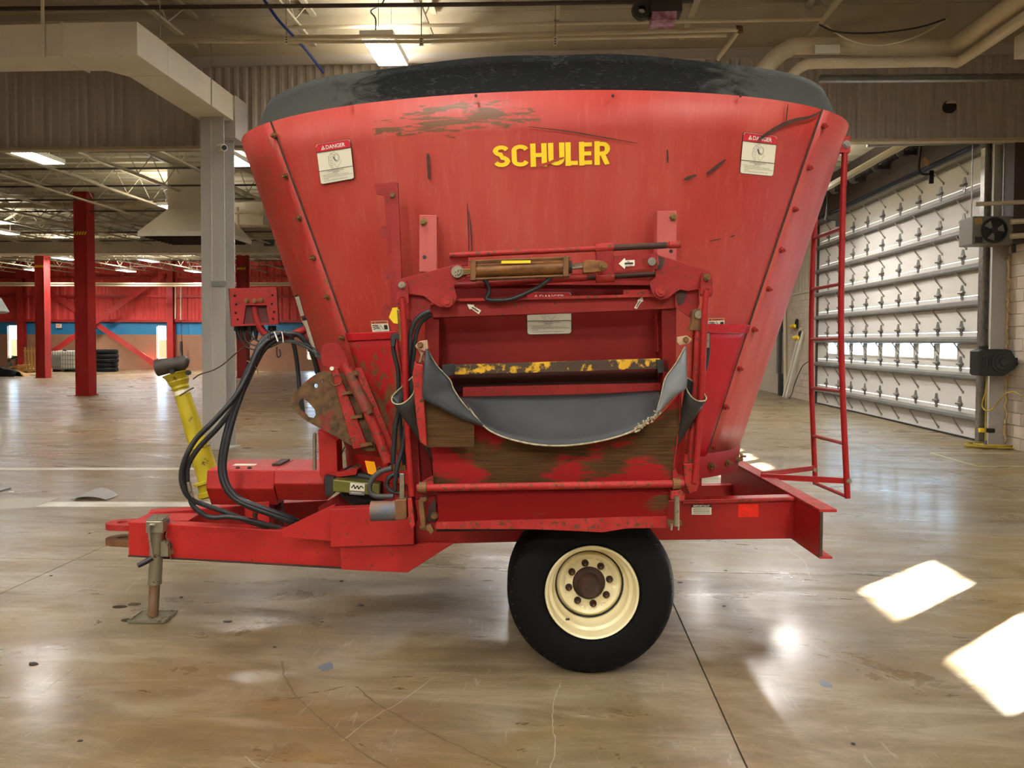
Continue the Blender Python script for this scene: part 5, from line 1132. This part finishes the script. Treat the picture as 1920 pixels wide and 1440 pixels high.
plate('trough_lip', [(818, 979), (1250, 968), (1250, 990), (1180, 990), (1130, 998), (1090, 996), (1000, 992), (816, 992)], 3.772, .02, red_worn)
part('belt', MB().prism([M(818, 990, 3.82), M(1250, 984, 3.82), M(1250, 990, 3.82), M(818, 997, 3.82)], (0, .3, 0)), blackp)
tubeM('pivot_rod', [(782, 915, 3.76), (1282, 907, 3.76)], .019, red_worn, sm=1, n=16)
for u, v in ((793, 914), (1268, 907)): a = M(u-7, v, 3.76); b = M(u+7, v, 3.76); part('rod_collar', MB().cyl(a, b, .027, 16), rust)
plate('latch_hinge', [(1258, 922), (1276, 918), (1284, 926), (1284, 938), (1268, 940), (1258, 936)], 3.74, .05, red_worn, bevel=.004); tubeM('latch_pin', [(1269, 930, 3.73), (1269, 986, 3.73)], .013, zinc, sm=1, n=12); plate('latch_lug', [(1252, 975), (1278, 978), (1280, 985), (1254, 988)], 3.735, .03, rust)
for u in (1259, 1272): tubeM('cotter_pin', [(u, 982, 3.725), (u-1, 994, 3.725)], .006, steel, sm=1, n=6)
# hydraulic motor
d = 3.84
HM = tubeM('motor_body', [(696, 958, d), (745, 957, d)], .05, mat('rusty_motor', '#8a5a34', '#54606a', 7, rough=.6, metal=.2, bump=.1), n=22, sm=1)
plate('motor_block', [(740, 938), (762, 936), (763, 974), (741, 976)], d-.055, .11, rust, bevel=.006)
plate('motor_flange', [(764, 934), (772, 934), (778, 985), (772, 994), (766, 980)], d-.06, .12, red_worn, bevel=.003)
plate('motor_arm', [(784, 940), (788, 932), (800, 932), (800, 940), (794, 942), (798, 990), (790, 992), (786, 960)], d-.08, .05, rust, bevel=.004)
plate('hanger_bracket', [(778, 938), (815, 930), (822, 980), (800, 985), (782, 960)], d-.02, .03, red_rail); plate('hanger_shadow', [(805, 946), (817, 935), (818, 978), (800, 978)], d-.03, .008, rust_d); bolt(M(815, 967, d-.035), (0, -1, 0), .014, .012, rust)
plate('cast_lug', [(786, 988), (808, 984), (814, 996), (808, 1003), (800, 994), (788, 994)], d-.07, .04, rust, bevel=.004)
# ---- frame
plate('frame_rail', [(620, 957), (860, 949), (1490, 932), (1489, 1010), (980, 1016), (620, 1025)], 4.4, .09, red_rail, bevel=.004)
plate('frame_rail', [(640, 925), (1450, 908), (1450, 958), (640, 980)], 5.62, .09, red_rail)
part('rail_top', MB().prism([M(1280, 941, 4.385), M(1490, 934, 4.385), M(1490, 938, 4.385), M(1280, 945, 4.385)], (0, .02, 0)), red_worn)
for u in (1300, 860): a = M(u, 940, 4.49); b = M(u, 1000, 4.49); part('cross_member', MB().box((a.x-.05, 4.49, b.z), (a.x+.05, 5.62, a.z)), red_rail)
plate('gusset_box', [(637, 1024), (850, 1019), (764, 1074), (640, 1068)], 4.36, .06, red, bevel=.003)
plate('box_plate', [(620, 955), (775, 948), (776, 1021), (620, 1026)], 4.34, .06, red, bevel=.003)
part('box_top', MB().prism([M(620, 955, 4.34), M(775, 947, 4.34), M(775, 945, 4.45), M(627, 950, 4.45)], (0, 0, .004)), red)
plate('front_gusset', [(528, 993), (622, 948), (628, 946), (620, 1014), (530, 1006)], 4.43, .02, red)
# drawbar A frame
def beam(n0, n1, hz0, hz1, w, name, m=red):  # n0 hitch end (x,y), n1 frame end, z ranges
    a = Vector((n0[0], n0[1], 0)); b = Vector((n1[0], n1[1], 0)); t = (b-a).normalized(); s = Vector((-t.y, t.x, 0))*w
    P = []
    for z in (0, 1):
        P += [a+Vector((0, 0, hz0[z])), b+Vector((0, 0, hz1[z])), b+s+Vector((0, 0, hz1[z])), a+s+Vector((0, 0, hz0[z]))]
    return part(name, MB().hexa(P), m, bevel=.006)
h0 = M(240, 978, 4.87); h1 = M(240, 1042, 4.87); e0 = M(660, 1010, 4.4); e1 = M(764, 1072, 4.4)
beam((h0.x, 4.87), (e1.x, 4.4), (h1.z, h0.z), (e1.z, e1.z+.2), .09, 'drawbar_beam')
beam((h0.x, 5.15), (e1.x+.1, 5.72), (h1.z, h0.z), (e1.z, e1.z+.2), .09, 'drawbar_beam')
part('drawbar_edge', MB().prism([M(240, 1041, 4.868), M(640, 1063, 4.47), M(640, 1067, 4.47), M(240, 1044, 4.868)], (0, .004, 0)), rust_d)
part('hitch_block', MB().box((h0.x, 4.95, h1.z+.01), (h0.x+.35, 5.16, h0.z-.01)), red)
for z, m_, u0 in ((M(250, 984, 4.95).z, red_worn, 199), (M(220, 1013, 4.95).z, rust, 199)):
    p = M(u0, 985, 5.02); x1 = p.x+.42 if m_ is red_worn else p.x+.2
    L = [(p.x+.09+.09*cos(q), 5.03+.09*sin(q)) for q in [pi/2+pi*i/10 for i in range(11)]]+[(x1, 4.92), (x1, 5.14)]
    vs, fs = holed([L, [(p.x+.1+.032*cos(2*pi*i/16), 5.03+.032*sin(2*pi*i/16)) for i in range(16)]])
    o = part('hitch_plate', MB().add([(v.x, v.y, z-.02+v.z*.038) for v in vs], fs), m_)
# jack
JK = empty('jack', M(287, 1168, 4.78), None, None); JK.parent = ROOT; JK.location = M(287, 1168, 4.78)-ORG[ROOT.name]; JK.rotation_euler.z = 0
jx = M(287, 1168, 4.78); d = 4.78
top = M(296, 985, d); bt = Vector((jx.x, d, .02))
lerp = lambda t: top.lerp(bt, t)
part('outer_tube', MB().cyl(lerp(.05), lerp(.64), .04, 20), zinc, JK, smooth=40)
part('tube_collar', MB().cyl(lerp(.6), lerp(.645), .042, 20), zinc, JK); part('inner_tube', MB().cyl(lerp(.6), lerp(1), .032, 18), mat('rusty_zinc', '#7c5a40', '#8c7458', 8, rough=.5, metal=.5), JK, smooth=40)
part('jack_head', MB().box((top.x-.055, d-.05, top.z-.04), (top.x+.055, d+.05, top.z+.04)), zinc, JK, bevel=.008)
part('head_cap', MB().prism([(top.x-.055, d-.05, top.z+.04), (top.x+.05, d-.05, top.z+.04), (top.x+.055, d+.05, top.z+.055), (top.x-.05, d+.05, top.z+.055)], (0, 0, .004)), zinc, JK)
f = bt; part('foot_plate', MB().hexa([(f.x-.11, d-.09, .001), (f.x+.11, d-.09, .001), (f.x+.11, d+.09, .001), (f.x-.11, d+.09, .001), (f.x-.115, d-.095, .014), (f.x+.115, d-.095, .014), (f.x+.115, d+.095, .014), (f.x-.115, d+.095, .014)]), zinc, JK, bevel=.003)
for s in (-1, 1): part('foot_rim', MB().box((f.x-.115, d+s*.09-.005, .012), (f.x+.115, d+s*.09+.005, .024)), zinc, JK); part('foot_rim', MB().box((f.x+s*.11-.005, d-.09, .012), (f.x+s*.11+.005, d+.09, .024)), zinc, JK)
cr = [M(290, 985, d-.06), M(282, 984, d-.07), M(280, 992, d-.07), M(281, 1010, d-.07), M(285, 1036, d-.07), M(286, 1046, d-.07)]
part('crank', MB().tube(cr, .01, 10, 4), zinc, JK, smooth=60); part('crank_grip', MB().tube([M(286, 1046, d-.07), M(272, 1054, d-.09), M(259, 1060, d-.1)], .0165, 12, 1), mat('dark_grip', '#1e1a24', rough=.4), JK, smooth=40)
part('mount_tube', MB().cyl(M(316, 1028, 4.78), M(316, 1028, 4.95), .045, 18), rust, JK); part('mount_hole', MB().cyl(M(318, 1023, 4.778), M(318, 1023, 4.79), .02, 14), rust_d, JK)
part('mount_bracket', MB().box((top.x+.03, d-.03, M(0, 1040, d).z), (top.x+.075, d+.1, M(0, 1012, d).z)), zinc, JK)
part('pin_chain', MB().tube([M(314, 996, 4.76), M(311, 1006, 4.75), M(316, 1015, 4.75), M(318, 1030, 4.75), M(319, 1044, 4.75), M(322, 1050, 4.75)], .0035, 5, 4), rust, JK)
# gearbox shield
def hexshield(name, x0, x1, z, m, parent=ROOT):
    # cross-section in (y, z): flat top, bevelled near side
    sec = [(5.2, z[0]), (4.98, z[0]), (4.84, z[1]), (4.82, z[2]), (4.9, z[3]), (5.1, z[3]), (5.3, z[2]), (5.3, z[1])]
    P = [Vector((x0, y, zz)) for y, zz in sec]; Q = [Vector((x1, y, zz)) for y, zz in sec]; n = len(sec)
    return MB().add(P+Q, [tuple(range(n)), tuple(range(n, 2*n))]+[(i, (i+1) % n, n+(i+1) % n, n+i) for i in range(n)])
zz = [M(0, 871, 5.0).z, M(0, 880, 4.84).z, M(0, 915, 4.82).z, M(0, 945, 4.9).z]
SH = part('gearbox_shield', hexshield('s', M(386, 900, 4.82).x, M(513, 900, 4.82).x, zz, red), red, bevel=.006)
zz2 = [M(0, 872, 5.0).z, M(0, 880, 4.83).z, M(0, 906, 4.81).z, M(0, 937, 4.88).z]
part('gearbox_shield', hexshield('s', M(513, 900, 4.82).x, M(608, 900, 4.82).x, zz2, red), red, bevel=.006)
a = M(432, 876, 4.95); part('shield_label', MB().box((a.x, 4.99, zz[0]+.001), (a.x+.14, 5.05, zz[0]+.003)), creamp, SH)
part('shield_hinge', MB().box((M(507, 870, 4.95).x, 4.98, zz[0]+.002), (M(523, 868, 4.95).x, 5.2, zz[0]+.015)), rust_d, SH); 
for u in (446, 468): bolt(M(u, 879, 4.9), (0, -.3, 1), .012, .012, blackp, SH)
plate('support_post', [(458, 944), (505, 940), (505, 998), (459, 1000)], 4.88, .16, red, bevel=.004); plate('support_post', [(505, 941), (527, 940), (527, 995), (505, 997)], 5.0, .06, mat('maroon_paint', '#571316', rough=.5))
plate('hose_strap', [(473, 947), (482, 947), (483, 962), (481, 968), (483, 985), (481, 989), (473, 989), (475, 972), (473, 965)], 4.62, .02, red_worn, bevel=.003); bolt(M(478, 966, 4.62), (0, -1, 0), .012, .012, rust_d)
plate('stand_post', [(596, 806), (631, 826), (633, 893), (599, 893)], 4.6, .15, red, bevel=.004); plate('stand_foot', [(599, 890), (670, 880), (668, 890), (604, 898)], 4.58, .15, red)
tubeM('breather_pipe', [(592, 812, 4.65), (590, 815, 4.65), (590, 880, 4.65)], .011, zinc, sm=1)
ov = plate('driveline_shield', [(624, 899), (712, 908), (712, 930), (624, 922)], 4.5, .12, olive, bevel=.006)
A = Art([(657, 905), (684, 907), (683, 929), (655, 927)], on_plane(4.498)); A.rect(0, 0, 1, 1, creamp, .001).rect(0, 0, 1, .35, greyp, .002).line([(.1, .55), (.25, .85), (.35, .5), (.5, .8), (.6, .5), (.75, .8), (.92, .6)], .08, blackp, .003).rect(.1, .15, .8, .2, creamp, .003, 1); A.build('shield_label', ov)
plate('drive_end', [(608, 892), (626, 895), (626, 926), (610, 930)], 4.52, .2, darkm); plate('skirt_plate', [(596, 952), (640, 923), (655, 928), (656, 950), (600, 968)], 4.7, .02, red_dark)
plate('gear_housing', [(640, 880), (720, 895), (760, 940), (660, 950), (635, 930)], 4.6, .5, darkm, bevel=.02)
a = M(700, 880, 4.6); b = M(1345, 950, 4.6); part('tub_pedestal', MB().box((M(720, 0, 4.6).x, 4.55, .72), (M(1322, 0, 4.6).x, 5.5, .94)), red_rail)
# rear bumper channel
rx = M(1489, 960, 4.4).x; zt = M(1489, 933, 4.4).z; zb = M(1489, 1010, 4.4).z
BP = part('rear_channel', MB().hexa([(rx, 4.04, zb), (rx+.015, 4.04, zb), (rx+.015, 5.95, zb), (rx, 5.95, zb), (rx, 4.04, zt), (rx+.015, 4.04, zt), (rx+.015, 5.95, zt), (rx, 5.95, zt)]), red_rail)
part('channel_flange', MB().hexa([(rx-.01, 4.0, zt), (rx+.02, 4.0, zt), (rx+.09, 4.05, zt), (rx+.09, 5.95, zt), (rx-.01, 4.0, zt+.014), (rx+.02, 4.0, zt+.014), (rx+.09, 4.05, zt+.014), (rx+.09, 5.95, zt+.014)][:3]+[Vector((rx-.01, 5.95, zt)), ][:0]+[(rx+.09, 5.95, zt), (rx-.01, 4.0, zt+.014), (rx+.09, 4.05, zt+.014), (rx+.09, 5.95, zt+.014), (rx-.01, 5.95, zt+.014)]) if False else MB().box((rx-.005, 4.03, zt-.002), (rx+.09, 5.95, zt+.014)), red_worn, BP, bevel=.003)
part('channel_flange', MB().box((rx, 4.03, zb-.012), (rx+.07, 5.95, zb)), red_worn, BP, bevel=.003)
part('channel_lip', MB().box((rx+.001, 4.03, zb), (rx+.016, 4.042, zt)), rust_d, BP)
# decals on the rail
A = Art([(1297, 946), (1334, 946), (1334, 965), (1297, 965)], on_plane(4.398)); A.rect(0, 0, 1, 1, creamp, .001).rect(0, .72, 1, 1, blackp, .002).text('IMPORTANT', .08, .77, .92, .95, white, .03, .003)
for k in range(4): A.rect(.08, .12+k*.14, .92, .18+k*.14, greyp, .002, 1)
A.build('important_decal', ROOT)
A = Art([(1384, 945), (1422, 945), (1423, 969), (1384, 970)], on_plane(4.398)); A.rect(0, 0, 1, 1, redref, .001); o = A.build('red_reflector', ROOT); o['label'] = 'bright red reflective sticker'
# control box
CX = empty('control_box', M(475, 575, 4.75), None, None); CX.parent = ROOT; CX.location = M(475, 575, 4.75)-ORG[ROOT.name]; CX.rotation_euler.z = 0
d = 4.72
cf_ = plate('box_front', [(431, 541), (518, 538), (522, 608), (434, 612)], d, .012, red_link, CX, holes=[circ(440.5, 555, 2.6, 8), circ(443, 571, 2.4, 8), circ(442, 587, 2.6, 8), circ(446, 599, 2.2, 8), circ(511, 554, 2.4, 8), circ(510, 570, 2.2, 8), circ(514, 585, 2.6, 8), circ(512, 598, 2.4, 8), [(456, 607), (461, 573), (465, 570), (495, 570), (499, 573), (505, 606)]])
part('box_case', MB().prism([M(428, 541, d+.012), M(516, 538, d+.012), M(520, 608, d+.012), M(433, 612, d+.012)], (0, .05, 0)), mat('dark_cavity_maroon', '#4a0f0f', rough=.6), CX)  # case kept dark so the front's holes and pocket look shaded
part('mount_pocket', MB().prism([M(461, 572, d-.02), M(499, 572, d-.02), M(496, 569, d), M(464, 569, d)], (0, .02, 0)), red_link, CX)
for u, v in ((463, 564), (490, 563), (478, 565)): bolt(M(u, v, d), (0, -1, 0), .012, .014, brass, CX)
for i, u in enumerate((446, 456, 469, 480, 510)): c = M(u, 611, d+.08); part('cable_plug', MB().lathe(c, (0, 0, -1), [(.025, 0), (.025, .03), (.016, .035), (.012, .06), (.006, .09)], 10), blackpl, CX)
tubeM('support_arm', [(478, 574, 4.74), (480, 592, 4.74), (486, 610, 4.74), (497, 626, 4.75), (515, 635, 4.76), (535, 632, 4.78), (560, 622, 4.82), (580, 614, 4.86), (610, 602, 4.9)], .023, red_link, n=14)
part('arm_foot', MB().prism([M(564, 622, 4.84), M(582, 614, 4.84), M(590, 640, 4.84), M(575, 640, 4.84)], (0, .02, 0)), red_link)
# wires
for P in ([(446, 622), (452, 636), (462, 650), (480, 656), (505, 652), (540, 638), (580, 648), (605, 668)], [(456, 622), (463, 640), (480, 648), (510, 644), (545, 640), (575, 650), (604, 672)], [(469, 622), (475, 634), (490, 641), (520, 640), (550, 643), (580, 655), (603, 675)], [(510, 622), (516, 634), (530, 640)], [(519, 650), (519, 662), (521, 670), (526, 665), (523, 655)]):
    tubeM('signal_wire', P, .0045, hosem, n=6, d=4.7)
tubeM('tie_wire', [(362, 711, 4.85), (375, 702, 4.85), (400, 694, 4.85), (420, 682, 4.83), (437, 667, 4.8), (455, 652, 4.76), (475, 636, 4.7)], .004, mat('twine', '#4a3a2c', rough=.9), n=6)
for P in ([(462, 676), (478, 685), (484, 703)], [(430, 750), (437, 765), (440, 780)]): tubeM('tie_wire', P, .003, rust, d=4.63, n=5)
tubeM('tie_wire', [(528, 622, 4.68), (530, 630, 4.68), (531, 642, 4.68)], .003, white, n=6)
# hoses
for j, off in enumerate((0, 6)):
    tubeM('supply_hose', [(532+off*.4, 624, 4.7), (508, 627+off*.3, 4.68), (492+off*.6, 640, 4.66), (478+off, 668, 4.65), (462+off, 702, 4.64), (445+off, 745, 4.62), (430+off, 790, 4.6), (418+off, 840, 4.58), (414+off, 878, 4.57), (421+off, 910, 4.56), (440+off*.8, 934-off*.3, 4.56), (470, 950-off*.9, 4.56), (505, 963-off, 4.58), (545, 978-off*1.2, 4.62), (560, 985-off, 4.7)], .0185 if j == 0 else .017, hosem)
tubeM('supply_hose', [(525, 626, 4.69), (500, 640, 4.66), (482, 662, 4.64), (466, 700, 4.62), (440, 745, 4.58), (402, 788, 4.54), (367, 824, 4.52), (348, 858, 4.5), (340, 890, 4.5), (345, 918, 4.5), (360, 937, 4.52), (388, 948, 4.56), (430, 963, 4.6), (470, 979, 4.62), (528, 995, 4.68)], .0155, hosem)
tubeM('supply_hose', [(528, 632, 4.7), (498, 652, 4.68), (476, 690, 4.66), (448, 748, 4.62), (412, 798, 4.58), (374, 838, 4.55), (353, 872, 4.53), (351, 900, 4.53), (354, 920, 4.53), (360, 945, 4.53), (375, 960, 4.54), (395, 970, 4.56), (430, 969, 4.58), (470, 976, 4.6), (525, 990, 4.66)], .0155, hosem)
plate('hose_fitting', [(349, 905), (354, 904), (362, 940), (357, 943)], 4.51, .03, zinc, bevel=.003)
tubeM('supply_hose', [(530, 626, 4.74), (545, 632, 4.76), (553, 655, 4.78), (558, 690, 4.8), (561, 725, 4.8), (563, 765, 4.8)], .013, hosem); plate('hose_fitting', [(560, 745), (567, 745), (571, 778), (567, 780)], 4.78, .02, blackpl)
tubeM('supply_hose', [(535, 626, 4.78), (560, 628, 4.8), (578, 648, 4.82), (590, 675, 4.84), (596, 700, 4.86)], .017, hosem)
tubeM('cable_tie', [(505, 620, 4.655), (505, 638, 4.645)], .006, darkm, sm=1, n=6); plate('cable_band', [(513, 622), (515, 622), (522, 640), (520, 641)], 4.65, .01, white)
# PTO shaft
PT = empty('pto_shaft', M(390, 890, 5.0), None, None); PT.parent = ROOT; PT.location = M(390, 890, 5.0)-ORG[ROOT.name]; PT.rotation_euler.z = 0
d = 5.03
A0 = M(393, 902, d); B0 = M(336, 718, d); ax = (B0-A0).normalized(); L = (B0-A0).length
prof = [(.062, -.02), (.062, L*.16), (.072, L*.165), (.072, L*.2), (.066, L*.205)]
part('guard_tube', MB().tube([A0, A0.lerp(B0, .34)], .068, 20, 1), yellow, PT, smooth=40); part('guard_tube', MB().tube([A0.lerp(B0, .3), A0.lerp(B0, .95)], [.06, .049], 20, 1), yellow, PT, smooth=40)
part('guard_ring', MB().lathe(A0.lerp(B0, .335), ax, [(.068, -.005), (.071, 0), (.068, .006)], 20), olive, PT)
part('guard_cone', MB().lathe(A0, ax, [(.05, L*.94), (.056, L*.95), (.053, L*.975), (.06, L*.99), (.068, L*1.02), (.066, L*1.03), (.078, L*1.075), (.086, L*1.085), (.09, L*1.095), (.082, L*1.1), (.07, L*1.06)], 24), yellow, PT, smooth=35)
part('guard_base', MB().lathe(A0, ax, [(.078, -.1), (.095, -.09), (.095, -.06), (.082, -.055), (.082, -.01), (.1, -.005), (.1, .012), (.07, .015)], 20), yellow, PT, smooth=35)
part('guard_label', MB().lathe(A0, ax, [(.0508, L*.885), (.0505, L*.925)], 20), creamp, PT)
E0 = M(334, 684, d-.03); E1 = M(301, 688, d-.07)
part('boot', MB().tube([M(353, 682, d), M(346, 681, d-.01), M(332, 683, d-.02), M(314, 686, d-.05), M(294, 690, d-.06)], [.03, .045, .05, .05, .05, .047, .046, .05, .053, .054, .055], 14, 3), mat('brown_boot', '#2c2620', '#3a332c', 8, rough=.6), PT, smooth=60)
tubeM('twine_wrap', [(337, 742, d-.075), (345, 737, d-.08), (355, 731, d-.08), (363, 727, d-.06)], .005, MT['twine'], PT, n=6)
for u, v in ((322, 697), (352, 699)): c = M(u, v, d-.09); part('vent_hole', MB().cyl(c, c+Vector((0, .02, 0)), .016, 10), blackp, PT)
# sector plate and hinge tube at the tub's front end
sector = [(598, 698), (604, 696), (640, 700), (663, 690), (672, 720), (686, 765), (702, 812), (704, 845), (690, 846), (663, 838), (640, 824), (610, 808), (575, 790), (557, 775), (546, 762), (545, 752), (552, 738), (566, 722), (582, 708)]
slot = [(562, 750), (560, 758), (564, 768), (578, 782), (588, 784), (592, 778), (590, 768), (576, 752), (568, 747)]
sp = plate('sector_plate', sector, 4.42, .016, rustplate, holes=[slot, circ(592, 723.5, 4.2, 12), circ(604, 715, 4, 12)]); sp['label'] = 'rusty sector plate with a slot and two holes'
sp.data.materials[0] = mat('rusty_sector', '#3c2c18', '#6a4c2a', 22, rough=.8, rust=.28, rustc='#98251e', rsc=7, bump=.15)
plate('pivot_plate', [(601, 668), (603, 650), (612, 643), (626, 642), (638, 648), (646, 660), (656, 690), (640, 698), (625, 690), (604, 684)], 4.45, .014, red_link)
plate('pivot_arm', [(618, 686), (632, 690), (690, 838), (662, 842)], 4.4, .05, red_worn, bevel=.003)
for v0_ in (735, 780, 832): plate('weld_tab', [(640+(v0_-735)*.36, v0_), (662+(v0_-735)*.36, v0_-3), (664+(v0_-735)*.36, v0_+3), (642+(v0_-735)*.36, v0_+6)], 4.39, .03, rust)
tubeM('hinge_tube', [(646, 682, 4.36), (692, 775, 4.33), (728, 868, 4.3)], .03, red_worn, n=18, sm=2)
tubeM('hinge_sleeve', [(657, 701, 4.355), (690, 770, 4.33)], .036, mat('rusty_red_tube', '#8c2a22', '#6a3a22', 14, rough=.65, rust=.5, rsc=25), n=18, sm=1)
plate('angle_flange', [(666, 690), (678, 690), (752, 870), (728, 874)], 4.33, .02, red_worn)
tubeM('lock_ring', [(621, 697, 4.4), (619, 712, 4.39), (626, 722, 4.39), (637, 720, 4.39), (641, 708, 4.39), (632, 702, 4.39), (624, 706, 4.39)], .0035, rust, n=6); c = M(622, 691, 4.39); part('lock_bolt', MB().cyl(c, c+Vector((0, .03, 0)), .012, 10), creamp)
for u, v in ((667, 700), (693, 772), (717, 840)): bolt(M(u, v, 4.3), (.2, -1, 0), .014, .022, rust, stud=.01)
tubeM('thin_cable', [(646, 838, 4.7), (641, 850, 4.7), (634, 863, 4.7), (629, 872, 4.7)], .004, hosem, n=5)
# wheels
def wheel(c, sgn):                     # sgn -1: outer face towards the camera
    w = empty('wheel', c, None, None); w.parent = ROOT; w.location = Vector(c)-ORG[ROOT.name]; w.rotation_euler.z = 0
    ax = Vector((0, sgn, 0)); c = Vector(c); hw = .16
    prof = [(.24, hw-.03), (.262, hw-.004), (.3, hw+.002), (.37, hw-.002), (.41, hw-.018), (.434, hw-.045), (.441, hw-.07)]
    for y in (.06, 0, -.06): prof += [(.444, y+.016), (.432, y+.009), (.432, y-.009), (.444, y-.016)]
    prof += [(.441, -hw+.07), (.434, -hw+.045), (.41, -hw+.018), (.3, -hw), (.24, -hw+.02)]
    t = part('tyre', MB().lathe(c, ax, prof, 72, closed=True), tyre, w, smooth=30)
    # flattened contact patch is left to the tread edge blocks
    for i in range(40):
        mb = MB(); q = 2*pi*i/40; a = ax.orthogonal().normalized(); b = ax.cross(a); rd = a*cos(q)+b*sin(q); tg = -a*sin(q)+b*cos(q); p = Vector(c)+rd*.418+ax*(hw-.0275)
        mb.bar(p-tg*.005-rd*.008, p+tg*.005+rd*.006, .006, .004, ax); part('tread_sipe', mb, blackp, w)
    rim_ = [(.238, hw-.03), (.247, hw-.012), (.243, hw-.004), (.233, hw-.01), (.227, hw-.03), (.222, hw-.07), (.206, hw-.08), (.2, hw-.1), (.198, hw-.13), (.186, hw-.145), (.184, hw-.24), (.2, -hw+.06), (.24, -hw+.01), (.25, -hw+.03), (.21, -hw+.1), (.19, hw-.2), (.21, hw-.1)]
    part('rim', MB().lathe(c, ax, rim_, 56), cream, w, smooth=35)
    disc = [(.1845, hw-.2), (.176, hw-.165), (.16, hw-.153), (.15, hw-.156), (.132, hw-.172), (.09, hw-.172), (.086, hw-.19)]
    part('wheel_disc', MB().lathe(c, ax, disc, 48), cream, w, smooth=40); part('rim_gap', MB().lathe(c, ax, [(.1775, hw-.16), (.1855, hw-.16), (.1855, hw-.163), (.1775, hw-.163)], 40), blackp, w)
    part('hub', MB().lathe(c, ax, [(.086, hw-.19), (.086, hw-.176), (.078, hw-.17), (.06, hw-.165), (.056, hw-.1), (.05, hw-.092), (0, hw-.096)], 28), rust_d, w, smooth=35)
    a = ax.orthogonal().normalized(); b = ax.cross(a)
    for i in range(8):
        q = 2*pi*i/8+.2; p = Vector(c)+(a*cos(q)+b*sin(q))*.112+ax*(hw-.172)
        part('lug_nut', MB().tube([p, p+ax*.006], .0195, 14, 1).tube([p+ax*.006, p+ax*.024], .0135, 6, 1), rust_d, w); part('lug_stud', MB().cyl(p+ax*.024, p+ax*.034, .007, 8), rust, w)
    for i in range(8):
        q = 2*pi*i/8+.2+pi/8; p = Vector(c)+(a*cos(q)+b*sin(q))*.142+ax*(hw-.166); part('disc_boss', MB().lathe(p, ax, [(.016, -.01), (.012, .003), (0, .005)], 10), cream, w, smooth=60)
    v = Vector(c)+(Vector((-.13, 0, -.155)))+ax*(hw-.05); part('valve_stem', MB().tube([v, v+ax*.03+Vector((.01, 0, .012))], .006, 8, 1), blackp, w)
    return w
wc = M(1109, 1130, 4.0); wheel((wc.x, 4.12, .442), -1); wheel((wc.x, 5.98, .442), 1)
part('axle', MB().box((wc.x-.05, 4.28, .37), (wc.x+.05, 5.82, .47)), red_rail); part('axle_mount', MB().box((wc.x-.12, 4.38, .46), (wc.x+.12, 4.5, .64)), red_rail); part('axle_mount', MB().box((wc.x-.12, 5.6, .46), (wc.x+.12, 5.72, .64)), red_rail)
# ladder
LD = empty('ladder', M(1590, 930, 4.9), None, None); LD.parent = ROOT; LD.location = M(1590, 930, 4.9)-ORG[ROOT.name]; LD.rotation_euler.z = 0
dn, df_ = 4.82, 5.55
part('rail', MB().tube([M(1585, 268, dn), M(1581, 360, dn), M(1578, 500, dn), M(1577, 620, dn), M(1581, 760, dn), M(1589, 934, dn)], .0185, 12, 2), red_rail, LD, smooth=50)
part('rail', MB().tube([M(1533, 330, df_), M(1527, 430, df_), M(1523, 520, df_), M(1521, 640, df_), M(1522, 740, df_), M(1529, 908, df_)], .0185, 12, 2), red_rail, LD, smooth=50)
for a, b in (((1527, 446), (1580, 428)), ((1523, 542), (1578, 532)), ((1521, 636), (1578, 635)), ((1522, 727), (1580, 734)), ((1525, 817), (1584, 832)), ((1528, 906), (1588, 931))): part('rung', MB().cyl(M(*a, df_), M(*b, dn), .0125, 10), red_rail, LD)
q = M(1586, 272, dn); part('rail_bracket', MB().box((q.x-.06, q.y-.02, q.z-.05), (q.x+.02, q.y+.02, q.z+.05)), red_worn, LD); bolt(q+Vector((-.005, -.02, .0)), (0, -1, 0), .018, .012, steel, LD)
part('brace', MB().bar(M(1426, 893, 5.0), M(1594, 902, dn), .012, .035), red_rail, LD); part('brace', MB().bar(M(1428, 890, 5.1), M(1529, 877, df_), .012, .035), red_rail, LD)
for u, v, dd in ((1592, 902, dn-.02), (1527, 881, df_-.02)): bolt(M(u, v, dd), (0, -1, 0), .013, .012, zinc, LD)
